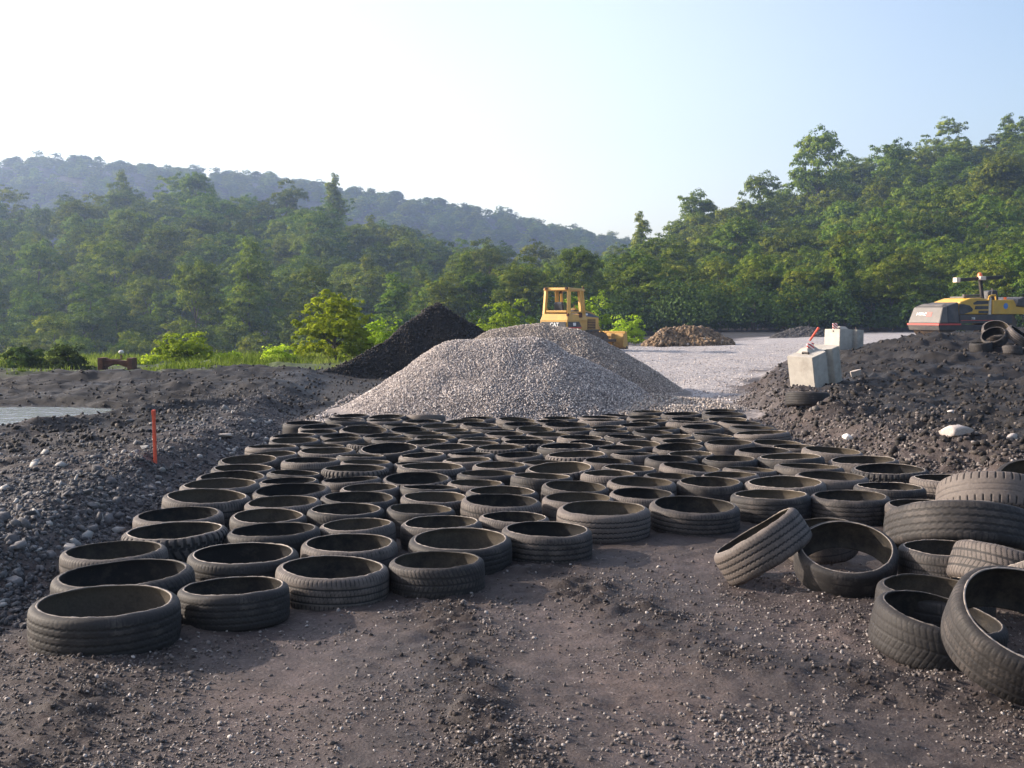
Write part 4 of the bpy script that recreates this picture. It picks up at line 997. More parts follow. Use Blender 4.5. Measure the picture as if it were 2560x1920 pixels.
# ---------------------------------------------------------------- road roller
M_GREYH = simple('dusty_grey_hood', (.098, .088, .083), .6, 0, .12, 2.5, (.17, .145, .125), .5)
M_DKBODY = simple('dark_machine_body', (.055, .050, .052), .6, 0, .2, 4, (.13, .11, .09), .5)
M_YELR = simple('roller_yellow_paint', (.62, .36, .05), .5, 0, .10, 3, (.40, .27, .12), .4)
M_AMBER = simple('amber_beacon', (.75, .16, .05), .3); M_LENS = simple('pale_lamp_lens', (.75, .62, .52), .3)
def roller(loc, rz):
    t = empty('road_roller', loc, rz)     # x = along the machine towards the operator, -y towards the viewer
    W = 1.0
    # nose hood
    # the nose hood is one block of the body
    mb = MB(); mb.hull8([(-.10, -W, .62), (-.10, W, .62), (.42, W, .62), (.42, -W, .62), (.16, -W * .92, 1.36), (.16, W * .92, 1.36), (.46, W * .90, 1.44), (.46, -W * .90, 1.44)], .05)
    hood = mb.build('nose_hood', M_GREYH, t)
    mb = MB(); mb.hull8([(.423, -W * .985, .622), (.423, W * .985, .622), (1.15, W * .97, .622), (1.15, -W * .97, .622), (.463, -W * .885, 1.43), (.463, W * .885, 1.43), (1.2, W * .80, 1.60), (1.2, -W * .80, 1.60)], .05); mb.build('hood_shroud', M_DKBODY, hood)
    mb = MB(); mb.hull8([(.24, -W * .80, 1.392), (.24, W * .80, 1.392), (.46, W * .80, 1.45), (.46, -W * .80, 1.45), (.34, -W * .70, 1.47), (.34, W * .70, 1.47), (.55, W * .66, 1.53), (.55, -W * .66, 1.53)], .02); mb.build('hood_top', M_GREYH, hood)
    mb = MB(); mb.box(-.145, 1.2, -W - .01, W + .01, .54, .615, .008); mb.build('red_stripe', M_REDD, t)
    mb = MB(); mb.hull8([(-.05, -W * .96, .30), (-.05, W * .96, .30), (3.9, W * .96, .30), (3.9, -W * .96, .30), (-.13, -W * .99, .535), (-.13, W * .99, .535), (3.9, W * .99, .535), (3.9, -W * .99, .535)], .02); mb.build('bumper', M_DKBODY, t)
    # lettering plate on the nose end (faces -x, slightly up)
    tilt = math.atan2(.26, .74)
    def nose(z, off=.012): return -.10 + (z - .62) / .74 * .26 - off
    mb = MB(); z0, z1 = .94, 1.13
    for y0, y1, mt, nm in ((-.36, -.06, M_REDD, 'red_badge'),):
        mb.hull8([(nose(z0), y0, z0), (nose(z0), y1, z0), (nose(z0, -.01), y1, z0), (nose(z0, -.01), y0, z0), (nose(z1), y0, z1), (nose(z1), y1, z1), (nose(z1, -.01), y1, z1), (nose(z1, -.01), y0, z1)])
        mb.build(nm, mt, hood)
    text_mesh('HYPAC', .19, M_WHITE, hood, (nose(1.035, .02), .27, 1.035), (R(90) - tilt, 0, R(-90)), .03, shear=.15)
    # dark side body, yellow upper hood with black louvre openings
    mb = MB(); mb.hull8([(1.16, -W * .98, .62), (1.16, W * .98, .62), (4.4, W * .98, .62), (4.4, -W * .98, .62), (1.16, -W * .96, 1.02), (1.16, W * .96, 1.02), (4.4, W * .96, 1.02), (4.4, -W * .96, 1.02)], .02); sb = mb.build('side_body', M_DKBODY, t)
    text_mesh('778', .14, M_WHITE, sb, (1.95, -W * .985, .84), (R(90), 0, 0), .02)
    mb = MB(); mb.box(1.2, 3.2, -W * .992, -W * .984, .74, .765); mb.build('side_stripe', M_REDD, sb)
    mb = MB(); mb.prism([(1.27, 1.03), (3.05, 1.03), (3.05, 1.72), (2.55, 1.80), (1.9, 1.78), (1.27, 1.60)], -W * .84, W * .84, .05); uh = mb.build('upper_hood', M_YELR, t)
    mb = MB(); mb.prism([(1.22, 1.04), (1.50, 1.04), (2.02, 1.18), (2.05, 1.28), (1.85, 1.44), (1.5, 1.50), (1.22, 1.50)], -W * .852, -W * .842); mb.build('air_intake', M_BLACKP, uh)
    mb = MB(); mb.prism([(2.1, 1.48), (3.0, 1.52), (3.0, 1.66), (2.3, 1.66), (2.06, 1.56)], -W * .852, -W * .842); mb.prism([(2.16, 1.26), (3.0, 1.28), (3.0, 1.42), (2.2, 1.42)], -W * .852, -W * .842); mb.prism([(2.4, 1.08), (3.0, 1.08), (3.0, 1.2), (2.4, 1.2)], -W * .850, -W * .842); mb.build('louvre_opening', M_BLACKP, uh)
    mb = MB(); mb.box(1.9, 3.1, -.45, .45, 1.78, 1.86, .02); mb.tube((1.86, -.5, 1.80), (1.86, -.5, 1.96), .09); mb.tube((2.1, -.35, 1.90), (3.0, -.3, 1.94), .04); mb.build('radiator_cap', M_GREYH, uh)
    mb = MB(); mb.tube((3.12, -.80, 1.0), (3.12, -.80, 1.78), .085); mb.build('filter_canister', simple('pale_canister', (.55, .50, .42), .6), t)
    # operator platform
    mb = MB(); mb.prism([(3.22, 1.03), (5.6, 1.03), (5.6, 1.40), (4.7, 1.46), (4.5, 1.72), (3.22, 1.70)], -W * .93, W * .93, .03); op = mb.build('operator_platform', M_YELR, t)
    mb = MB(); mb.tube((4.0, -W * .93 - .004, 1.42), (4.0, -W * .93 - .012, 1.42), .14, seg=24); mb.build('round_decal', simple('blue_decal', (.10, .22, .50), .5), op)
    mb = MB(); pts = [(3.0, -.86, 1.66), (3.0, -.86, 1.80), (3.06, -.86, 1.88), (3.2, -.86, 1.92), (3.42, -.86, 1.92), (3.46, -.86, 1.60)]
    for a, b2 in zip(pts[:-1], pts[1:]): mb.tube(a, b2, .04, seg=10)
    mb.build('grab_rail', M_YELR, t)
    mb = MB(); mb.hull8([(3.66, -.35, 1.70), (3.66, .35, 1.70), (4.2, .35, 1.70), (4.2, -.35, 1.70), (3.72, -.32, 2.14), (3.72, .32, 2.14), (4.12, .32, 2.18), (4.12, -.32, 2.18)], .06); mb.build('console', M_SEAT, t)
    mb = MB(); mb.tube((3.50, -.5, 1.72), (3.62, -.5, 2.2), .03); mb.tube((3.5, -.3, 1.72), (3.56, -.3, 1.98), .06); mb.build('control_lever', M_DARKMET, t)
    mb = MB(); mb.tube((4.3, -.6, 1.72), (4.3, -.6, 1.84), .07); mb.build('turn_lamp', M_AMBER, t)
    mb = MB(); mb.prism([(4.62, 1.40), (5.6, 1.34), (5.6, 1.80), (5.1, 1.86), (4.75, 1.74)], -W * .98, W * .90, .06); mb.build('rear_fender', M_BLACKP, t)
    mb = MB(); mb.bar((3.50, 0, 1.70), (3.32, 0, 2.68), .12, .16, .012); mb.build('roll_bar', M_DARKMET, t)
    mb = MB(); mb.bar((1.90, 0, 2.63), (4.70, 0, 2.80), .14, .16, .012); bar = mb.build('light_bar', M_DARKMET, t)
    mb = MB(); mb.box(1.74, 1.98, -.12, .12, 2.52, 2.74, .02); mb.build('lamp', M_LENS, bar)
    mb = MB(); mb.box(3.12, 3.48, -.22, -.09, 2.64, 2.82, .02); mb.build('lamp', M_LENS, bar)
    mb = MB(); mb.tube((3.3, 0, 2.80), (3.3, 0, 2.94), .13, .10, 16); mb.ball((3.3, 0, 2.94), .10, 1, 1, .6); mb.build('beacon', M_AMBER, bar)
    # drums
    for x in (.55, 4.3):
        mb = MB(); mb.tube((x, -.82, .56), (x, .82, .56), .56, seg=40); mb.build('drum', M_STEEL, t, False)
    t.scale = (.82, .82, .82)
    tag(t, 'yellow and grey road roller with a raised light bar behind the dark mound', 'road roller')
q = at_y(2276, 826, 44)
roller((q.x + .55, q.y, q.z - .24), R(24))
# ---------------------------------------------------------------- foliage
def leaf_mat(name, cols, trans=.35, rough=.55, hue_by_obj=True):
    m = bpy.data.materials.new(name); m.use_nodes = True; nt = m.node_tree; L = nt.links.new
    nt.nodes.remove(nt.nodes['Principled BSDF']); out = nt.nodes['Material Output']
    at = N(nt, 'ShaderNodeAttribute', attribute_name='tone'); oi = N(nt, 'ShaderNodeObjectInfo')
    r = ramp(nt, cols); L(at.outputs['Fac'], r.inputs['Fac'])
    hs = N(nt, 'ShaderNodeHueSaturation'); L(r.outputs['Color'], hs.inputs['Color'])
    mr = N(nt, 'ShaderNodeMapRange'); L(oi.outputs['Random'], mr.inputs['Value']); mr.inputs['To Min'].default_value = .48; mr.inputs['To Max'].default_value = .525
    L(mr.outputs['Result'], hs.inputs['Hue'])
    mv = N(nt, 'ShaderNodeMath', operation='MULTIPLY'); L(oi.outputs['Random'], mv.inputs[0]); mv.inputs[1].default_value = 7.13
    fr = N(nt, 'ShaderNodeMath', operation='FRACT'); L(mv.outputs[0], fr.inputs[0])
    mr2 = N(nt, 'ShaderNodeMapRange'); L(fr.outputs[0], mr2.inputs['Value']); mr2.inputs['To Min'].default_value = .72; mr2.inputs['To Max'].default_value = 1.32
    L(mr2.outputs['Result'], hs.inputs['Value'])
    d = N(nt, 'ShaderNodeBsdfDiffuse'); t = N(nt, 'ShaderNodeBsdfTranslucent'); mx = N(nt, 'ShaderNodeMixShader'); mx.inputs[0].default_value = trans
    L(hs.outputs['Color'], d.inputs['Color'])
    tc_ = mixc(nt, 1.0, hs.outputs['Color'], (1.15, 1.25, .6), 'MULTIPLY'); L(tc_, t.inputs['Color'])
    L(d.outputs[0], mx.inputs[1]); L(t.outputs[0], mx.inputs[2]); L(mx.outputs[0], out.inputs['Surface'])
    return m
M_LEAF = leaf_mat('forest_leaves', [(0, (.038, .064, .010)), (.5, (.108, .148, .019)), (1, (.235, .255, .038))], .28)
M_LEAFB = leaf_mat('bright_young_leaves', [(0, (.13, .19, .015)), (.5, (.28, .36, .03)), (1, (.44, .50, .08))], .48)
M_LEAFD = leaf_mat('dark_bush_leaves', [(0, (.022, .038, .010)), (.6, (.050, .080, .020)), (1, (.09, .12, .035))], .3)
M_BARK = simple('grey_brown_bark', (.10, .08, .065), .9, 0, .3, 12)

def leaf_quads(c, nrm, size, asp=.62):
    n = len(c)
    a = rng.normal(size=(n, 3)); u = np.cross(nrm, a); u /= np.linalg.norm(u, axis=1)[:, None] + 1e-9; w = np.cross(nrm, u)
    u = u * size[:, None]; w = w * (size * asp)[:, None]
    bend = nrm * (size * .25)[:, None]
    v = np.stack([c - u * .5, c - w * .5 + bend * .4, c + u * .5, c + w * .5 + bend * .4], 1)
    f = np.arange(n * 4).reshape(n, 4)
    return v.reshape(-1, 3), f

def crown_mesh(name, lobes, nleaf, lsize, mat, seed, tuft=30, tr=1.35):
    """lobes: list of (cx,cy,cz,rx,rz). Leaves fill each lobe near its surface, in small tufts."""
    global rng
    keep = rng; rng = np.random.default_rng(seed)
    vol = np.array([l[3] ** 2 for l in lobes]); cnt = (vol / vol.sum() * nleaf).astype(int)
    C, Nn, T = [], [], []
    for l, k in zip(lobes, cnt):
        nt_ = max(5, k // tuft)                           # clumps
        d = rng.normal(size=(nt_, 3)); d /= np.linalg.norm(d, axis=1)[:, None]
        d[:, 2] = np.where(d[:, 2] < -.35, -d[:, 2] * .6, d[:, 2])
        rad = rng.uniform(.55, 1.08, nt_) ** .7
        tc = np.array(l[:3]) + d * rad[:, None] * np.array([l[3], l[3], l[4]])
        j = rng.integers(0, nt_, k)
        e = rng.normal(size=(k, 3)); e /= np.linalg.norm(e, axis=1)[:, None]; e[:, 2] = np.where(e[:, 2] < -.2, -e[:, 2], e[:, 2])
        c = tc[j] + e * lsize * tr * rng.uniform(.5, 1.1, (k, 1)) * np.array([1, 1, .75]) * rng.uniform(.7, 1.25, nt_)[j][:, None]
        nm = e * .8 + d[j] * .5 + rng.normal(size=(k, 3)) * .35 + np.array([0, 0, .25]); nm /= np.linalg.norm(nm, axis=1)[:, None]
        C.append(c); Nn.append(nm)
        T.append(np.clip(rng.normal(.5, .17, nt_)[j] + rng.normal(0, .10, k), 0, 1))
    C, Nn, T = np.concatenate(C), np.concatenate(Nn), np.concatenate(T)
    v, f = leaf_quads(C, Nn, lsize * rng.uniform(.6, 1.35, len(C)))
    rng = keep
    return mesh_np(name, v, f, [mat], False, {'tone': np.repeat(T, 4)})

def trunk_mesh(name, h, r, lobes, seed):
    rr = random.Random(seed); mb = MB(); top = h
    pts = [Vector((0, 0, -.5))]
    for i in range(1, 6): pts.append(Vector((rr.uniform(-.04, .04) * h * i / 5, rr.uniform(-.04, .04) * h * i / 5, h * i / 5)))
    for i in range(5): mb.tube(pts[i], pts[i + 1], r * (1 - i * .16), r * (1 - (i + 1) * .16), 7)
    for l in lobes[:9]:
        c = Vector(l[:3]); k = min(4, max(2, int(c.z / h * 4)));
        mb.tube(pts[k], c, r * .35, r * .12, 5)
    me = bpy.data.meshes.new(name); mb.bm.to_mesh(me); mb.bm.free(); me.materials.append(M_BARK); return me

def make_lobes(seed, H, RAD, kind):
    r = random.Random(seed); lobes = []
    if kind == 'broad':
        for i in range(15):
            a = r.uniform(0, 6.28); q = r.uniform(.15, .78) * RAD; z = H * r.uniform(.36, .86); fall = 1 - max(0, (z / H - .55)) * 1.1
            s = RAD * r.uniform(.36, .56); lobes.append((math.cos(a) * q * fall, math.sin(a) * q * fall, z, s, s * r.uniform(.62, .9)))
        lobes.append((0, 0, H * .90, RAD * .36, RAD * .32)); lobes.append((0, 0, H * .55, RAD * .6, H * .24))
    elif kind == 'tall':
        for i in range(14):
            z = H * (.24 + .70 * i / 13); w = math.sin(min(1, (1 - (z / H - .2)) * 1.15) * 1.57) ; a = r.uniform(0, 6.28); q = RAD * .42 * w * r.uniform(.4, 1)
            s = RAD * r.uniform(.44, .62) * max(.4, w); lobes.append((math.cos(a) * q, math.sin(a) * q, z, s, s * .95))
        lobes.append((0, 0, H * .97, RAD * .20, RAD * .26))
    elif kind == 'round':
        for i in range(18):
            a = r.uniform(0, 6.28); e = r.uniform(-.3, 1.45); q = RAD * .62
            s = RAD * r.uniform(.34, .52); lobes.append((math.cos(a) * math.cos(e) * q, math.sin(a) * math.cos(e) * q, H * .56 + math.sin(e) * H * .34, s, s * .8))
        lobes.append((0, 0, H * .55, RAD * .65, H * .28))
    return lobes

TREES = []
for i, (kd, H, RAD, nl) in enumerate([('broad', 13, 5.0, 4600), ('round', 12, 4.8, 4600), ('tall', 14, 3.4, 3600), ('broad', 14.5, 5.4, 5000), ('round', 11, 4.4, 4200), ('tall', 12, 2.9, 3200), ('broad', 11.5, 4.6, 4200)]):
    lb = make_lobes(200 + i, H, RAD, kd)
    TREES.append((crown_mesh('crown', lb, int(nl * 2.7), .31, M_LEAF, 300 + i, 40, 2.1), trunk_mesh('trunk', H * .8, .24, lb, 400 + i), H, RAD, kd))

def tree(i, x, y, z, s, rz, label, group=None, name='forest_tree', sz=1.0, cat='tree'):
    cm, tm, H, RAD, kd = TREES[i]
    root = empty(name, (x, y, z), rz); root.scale = (s, s, s * sz)
    link('crown', cm, root); link('trunk', tm, root)
    return tag(root, label, cat, group)

# near wooded hills: a jittered grid of trees
cand = []
def tscale(d, az): return float(interp(d, [98, 190], [.50, .98]))
d = 98.0; j = 0
while d < 274:
    sp = 7.2 * tscale(d, 0) + .8; j += 1
    d += sp * .86
    nn_ = int(2 * .50 * d / sp)
    for i in range(nn_ + 1):
        az = -.50 + (i + (.5 if j % 2 else 0)) * sp / d
        x = az * d + rng.normal(0, 1.6); y = math.sqrt(max(1, d * d - min(x * x, d * d * .9))) + rng.normal(0, 1.6)
        if abs(x / y) > .475 or (d < 113 and -.10 < x / y < -.0): continue
        cand.append((x, y))
cand = np.array(cand)
cz = ground_h(cand[:, 0], cand[:, 1])
order = np.argsort(np.hypot(cand[:, 0], cand[:, 1]))
G_L, G_R, G_M = 'forest trees on the hazy left hillside', 'forest trees on the right hillside', 'forest trees in the dip between the hills'
shape_word = {'broad': 'spreading', 'round': 'round-crowned', 'tall': 'tall narrow'}
stuffpts = []
nt_ind = 0
for idx in order:
    x, y = cand[idx]; z = cz[idx]; az = x / y; d = math.hypot(x, y)
    k = int(rng.choice(len(TREES), p=[.22, .22, .05, .16, .20, .05, .10])); s = float(np.clip(rng.normal(.90, .13), .62, 1.2))
    s *= tscale(d, az)
    if nt_ind < 280:
        side = G_L if az < -.10 else (G_R if az > .12 else G_M)
        kd = TREES[k][4]
        where = {G_L: 'on the hazy left hillside', G_R: 'on the right hillside', G_M: 'in the dip between the hills'}[side]
        tier = 'at the foot of the forest' if d < 122 else ('a little way up the forest' if d < 150 else 'high in the forest')
        tree(k, x, y, z - .3, s, rng.uniform(0, 6.28), f'{shape_word[kd]} green tree {tier} {where}', side, sz=float(rng.uniform(.9, 1.15)))
        nt_ind += 1
    else: stuffpts.append((x, y, z, k, s))
# trees that stand out against the sky
def skytree(px, ytop, wpx, dist, i, label, sz=None):
    cm, tm, H, RAD, kd = TREES[i]
    p = at_y(px, ytop, dist); g0 = gz(p.x, p.y)
    s = wpx * dist / F / (2 * RAD); h = p.z - g0
    tree(i, p.x, p.y, p.z - min(h, H * s * 1.25) - .0, s, rng.uniform(0, 6.28), label, None, 'skyline_tree', sz=min(h, H * s * 1.25) / (H * s))
skytree(2048, 342, 165, 215, 4, 'large dark spreading tree breaking the skyline of the right hill')
skytree(1745, 478, 130, 205, 6, 'loose open-crowned tree against the sky left on the right hill')
skytree(1905, 445, 120, 200, 4, 'rounded tree on the right skyline below the large dark one')
skytree(1600, 535, 70, 175, 5, 'thin feathery tree top sticking up in the gap between the hills')
skytree(302, 430, 80, 240, 2, 'dark upright tree topping the left hillside')
skytree(836, 440, 70, 235, 5, 'narrow tree standing clear at the right end of the left hilltop')
skytree(490, 440, 110, 240, 1, 'rounded tree at the crest in the middle of the left hillside')
skytree(715, 450, 110, 238, 0, 'dark broad tree on the crest of the left hillside')
# pale trees standing forward at the foot of the wood
def foot(px, ytop, ybase, wpx, dist, i, label, base_drop=0.0):
    cm, tm, H, RAD, kd = TREES[i]; p = at_y(px, ytop, dist); q = at_y(px, ybase, dist)
    s = wpx * dist / F / (2 * RAD); h = p.z - q.z
    tree(i, p.x, p.y, q.z, s, rng.uniform(0, 6.28), label, None, 'edge_tree', sz=h / (H * s))
foot(1972, 650, 845, 62, 108, 5, 'narrow pale green tree at the forest edge left of the concrete blocks')
foot(2105, 590, 845, 130, 110, 2, 'pointed light green tree at the forest edge above the concrete blocks')
foot(2260, 640, 850, 150, 108, 4, 'rounded tree at the forest edge behind the roller nose')
foot(490, 665, 930, 160, 112, 1, 'round pale tree standing forward at the foot of the left hill')
foot(620, 605, 930, 150, 116, 2, 'tall feathery tree near the middle of the left hill foot')
foot(790, 660, 930, 190, 112, 3, 'spreading tree at the hill foot behind the bright bush')
foot(985, 690, 900, 120, 108, 5, 'slender pale tree behind the black heap')
foot(1120, 690, 880, 150, 108, 6, 'light green tree behind the peak of the black heap')

# rest of the wood and the far ridge: one mass each, the tree kinds set out on points
tree_kinds = bpy.data.collections.new('tree_kinds')
for i, (cm, tm, H, RAD, kd) in enumerate(TREES):
    tree_kinds.objects.link(bpy.data.objects.new('crown_kind_%d' % i, cm))
def woods(name, pts):
    """pts rows: x, y, z, scale, z-stretch, turn, kind"""
    p = np.array(pts); me = bpy.data.meshes.new(name); me.vertices.add(len(p)); me.vertices.foreach_set('co', p[:, :3].astype(np.float32).ravel())
    for an, col in (('s', 3), ('sz', 4), ('turn', 5)):
        at = me.attributes.new(an, 'FLOAT', 'POINT'); at.data.foreach_set('value', p[:, col].astype(np.float32))
    at = me.attributes.new('which', 'INT', 'POINT'); at.data.foreach_set('value', p[:, 6].astype(np.int32))
    o = link(name, me)
    ng = bpy.data.node_groups.new(name, 'GeometryNodeTree')
    ng.interface.new_socket('Geometry', in_out='INPUT', socket_type='NodeSocketGeometry'); ng.interface.new_socket('Geometry', in_out='OUTPUT', socket_type='NodeSocketGeometry')
    gi = ng.nodes.new('NodeGroupInput'); go = ng.nodes.new('NodeGroupOutput'); ip = ng.nodes.new('GeometryNodeInstanceOnPoints'); ci = ng.nodes.new('GeometryNodeCollectionInfo')
    ci.inputs['Collection'].default_value = tree_kinds; ci.inputs['Separate Children'].default_value = True; ci.inputs['Reset Children'].default_value = True
    def attr(n, t='FLOAT'):
        q = ng.nodes.new('GeometryNodeInputNamedAttribute'); q.data_type = t; q.inputs['Name'].default_value = n; return q.outputs['Attribute']
    L = ng.links.new
    cs = ng.nodes.new('ShaderNodeCombineXYZ'); sa = attr('s'); L(sa, cs.inputs[0]); L(sa, cs.inputs[1]); L(attr('sz'), cs.inputs[2])
    cr = ng.nodes.new('ShaderNodeCombineXYZ'); L(attr('turn'), cr.inputs[2])
    L(gi.outputs[0], ip.inputs['Points']); L(ci.outputs[0], ip.inputs['Instance']); ip.inputs['Pick Instance'].default_value = True
    L(attr('which', 'INT'), ip.inputs['Instance Index']); L(cr.outputs[0], ip.inputs['Rotation']); L(cs.outputs[0], ip.inputs['Scale']); L(ip.outputs[0], go.inputs[0])
    m = o.modifiers.new('woods', 'NODES'); m.node_group = ng
    return tag(o, kind='stuff')
def merged_forest(name, pts, nleaf, lsize, cz_=.62, hz_=.40, mat=None):
    VV, FF, TT = [], [], []; off = 0
    for (x, y, z, s, h) in pts:
        k = nleaf
        d = rng.normal(size=(k, 3)); d /= np.linalg.norm(d, axis=1)[:, None]; d[:, 2] = np.abs(d[:, 2]) * 1.1 - .25
        lump = 1 + .22 * np.sin(d[:, 0] * 5 + x) * np.cos(d[:, 1] * 5 + y)
        c = np.array([x, y, z + h * cz_]) + d * np.array([s, s, h * hz_]) * lump[:, None] * rng.uniform(.75, 1.05, (k, 1))
        nm = d * .8 + rng.normal(size=(k, 3)) * .5 + np.array([0, 0, .3]); nm /= np.linalg.norm(nm, axis=1)[:, None]
        v, f = leaf_quads(c, nm, lsize * rng.uniform(.7, 1.3, k), .75)
        VV.append(v); FF.append(f + off); off += len(v); TT.append(np.repeat(np.clip(rng.normal(rng.normal(.45, .16), .13, k), 0, 1), 4))
    o = link(name, mesh_np(name, np.concatenate(VV), np.concatenate(FF), [mat or M_LEAF], False, {'tone': np.concatenate(TT)}))
    return tag(o, kind='stuff')
woods('hill_woods', [(x, y, z - .4, s, s * rng.uniform(.9, 1.12), rng.uniform(0, 6.28), k) for x, y, z, k, s in stuffpts])
fp = []
for j in range(21):
    d = 430 + j * 11.0
    n_ = int(1.04 * d / 6.4)
    for i in range(n_):
        az = -.52 + i * 6.4 / d + rng.normal(0, .006); x = az * d + rng.normal(0, 2); y = math.sqrt(max(1, d * d - min(x * x, .9 * d * d))) + rng.normal(0, 3)
        if abs(x / y) < .49: fp.append((x, y))
fp = np.array(fp); fz = ground_h(fp[:, 0], fp[:, 1])
woods('ridge_woods', [(x, y, z - 3.4, s, s * .85, rng.uniform(0, 6.28), int(rng.choice([0, 1, 3, 4, 6, 1, 4]))) for (x, y), z, s in zip(fp, fz, rng.uniform(.66, .92, len(fp)))])
# undergrowth along the foot of the woods
up = []
for i in range(210):
    az = rng.uniform(-.50, .50); d = rng.uniform(97, 116) if az > -.06 else rng.uniform(78, 122); x = az * d; y = math.sqrt(d * d - x * x); up.append((x, y, gz(x, y) - .3, rng.uniform(1.6, 3.4), rng.uniform(2.0, 6.0)))
merged_forest('undergrowth', up, 700, .24, .36, .58, M_LEAFD)

# ---------------------------------------------------------------- bushes in the verge
def bush(px, ytop, ybase, wpx, dist, mat, nleaf, lsize, seed, label, tall=1.0, shape='round'):
    p = at_y(px, ybase, dist); t = at_y(px, ytop, dist); z0 = min(p.z, gz(p.x, dist) ); H = t.z - z0; RAD = wpx * dist / F / 2 * 1.18
    r = random.Random(seed); lobes = []
    for i in range(20):
        a = r.uniform(0, 6.28); q = RAD * r.uniform(.2, .68); z = H * (r.uniform(.06, .42) if i < 8 else r.uniform(.3, .80)); fall = 1 - max(0, z / H - .5) * .9
        s = RAD * r.uniform(.26, .44); lobes.append((math.cos(a) * q * fall, math.sin(a) * q * fall, z, s, min(s, H * .28)))
    for i in range(9):
        a = i * .698 + r.uniform(-.2, .2); lobes.append((math.cos(a) * RAD * .56, math.sin(a) * RAD * .56, H * .36, RAD * .34, H * .17))
    for i in range(11):
        a = i * .571 + r.uniform(-.2, .2); lobes.append((math.cos(a) * RAD * .66, math.sin(a) * RAD * .66, H * .13, RAD * .30, H * .15))
    lobes.append((0, 0, H * .45, RAD * .5, H * .36))
    for i in range(5):
        a = r.uniform(0, 6.28); lobes.append((math.cos(a) * RAD * .5, math.sin(a) * RAD * .3, H * r.uniform(.82, .93), RAD * .16, H * .09))
    root = empty('bush', (p.x, dist, z0), 0)
    link('foliage', crown_mesh('foliage', lobes, nleaf, lsize, mat, seed), root)
    link('stem', trunk_mesh('stem', H * .6, RAD * .05 + .02, lobes, seed), root)
    return tag(root, label, 'bush')
bush(836, 738, 900, 205, 36.5, M_LEAFB, 15000, .10, 21, 'big bright yellow-green bush left of the black heap')
bush(462, 832, 912, 138, 34.5, M_LEAFB, 5200, .09, 22, 'low rounded bright bush between the rusty frame and the big bush')
bush(62, 872, 935, 112, 31, M_LEAFD, 2600, .11, 23, 'dark bush at the left picture edge')
bush(172, 866, 938, 92, 30.5, M_LEAFD, 2600, .10, 24, 'dark rounded bush left of the rusty frame')
bush(375, 892, 925, 56, 33, M_LEAFB, 900, .09, 25, 'small bright shrub just right of the rusty frame')
bush(296, 905, 925, 44, 32.5, M_LEAFB, 600, .09, 26, 'small pale shrub growing in front of the rusty frame')
bush(700, 868, 915, 90, 35, M_LEAFB, 1700, .10, 27, 'scrubby bright shrub left of the big bright bush')
bush(965, 800, 890, 120, 40, M_LEAFB, 2400, .12, 28, 'green bush between the big bright bush and the black heap')
bush(570, 885, 915, 80, 34.5, M_LEAFB, 1100, .09, 29, 'sprawling bright shrub right of the low rounded bush')
bush(1270, 748, 860, 150, 62, M_LEAFB, 4200, .17, 30, 'leafy green bush between the black heap and the bulldozer')
bush(1215, 765, 860, 100, 66, M_LEAFD, 2600, .17, 31, 'duller green bush just right of the black heap peak')
bush(1470, 732, 860, 120, 66, M_LEAFB, 3800, .17, 32, 'green bush behind the bulldozer hood')
bush(1568, 790, 858, 90, 62, M_LEAFB, 2600, .15, 33, 'bright bush behind the bulldozer blade')
bush(910, 850, 905, 110, 37, M_LEAFB, 1800, .10, 34, 'low weedy shrub at the right foot of the big bright bush')

# ---------------------------------------------------------------- grass
M_GRASS = leaf_mat('verge_grass', [(0, (.075, .10, .02)), (.5, (.165, .20, .04)), (1, (.32, .32, .13))], .35)
def grass(name, x, y, hmin, hmax, w):
    n = len(x); z = ground_h(x, y); h = rng.uniform(hmin, hmax, n) * (.6 + .9 * np.clip(fbm(x, y, 1.7, 3, 77) + .4, 0, 1)); a = rng.uniform(0, 6.28, n); lean = rng.normal(0, .35, (n, 2)) * h[:, None]
    ux, uy = np.cos(a) * w, np.sin(a) * w
    p = np.stack([x, y, z - .02], 1); o = np.stack([ux, uy, np.zeros(n)], 1); tip = p + np.stack([lean[:, 0], lean[:, 1], h], 1); mid = p + np.stack([lean[:, 0] * .35, lean[:, 1] * .35, h * .55], 1)
    v = np.stack([p - o, p + o, mid + o * .8, tip, mid - o * .8], 1).reshape(-1, 3)
    b0 = np.arange(n)[:, None] * 5
    f = np.concatenate([b0 + np.array([0, 1, 2, 4]), b0 + np.array([4, 2, 3, 3])], 0)
    f3 = np.concatenate([b0 + np.array([[0, 1, 2]]), b0 + np.array([[0, 2, 4]]), b0 + np.array([[4, 2, 3]])], 0)
    t = np.clip(rng.normal(.5, .2, n) + fbm(x, y, 2.5, 2, 78) * .6, 0, 1)
    return tag(link(name, mesh_np(name, v, f3, [M_GRASS], False, {'tone': np.repeat(t, 5)})), kind='stuff')
n = 80000; y = inv_y(24.5, 44, n); x = rng.uniform(-.50, .04, n) * y
wv = fbm(x, y, 1.2, 4, 71); k = (sstep(-.4, 1.4, y - verge_y(x) + wv * 2.5) * sstep(1.5, -3.0, x - .05 * (y - 40) + wv * 2) > rng.uniform(.15, .9, n)) & (fbm(x, y, 1.5, 3, 79) > -.02)
k &= ~((x > -11.2) & (x < -9.0) & (y < 29.7) & (y > 26.9))
grass('verge_grass', x[k], y[k], .06, .25, .014)
n = 26000; y = inv_y(60, 100, n); x = rng.uniform(-.1, .48, n) * y
k = (x / y < .05); grass('far_grass', x[k], y[k], .12, .45, .04)
HAZE = 0.00054
EXPOSURE = 1.16
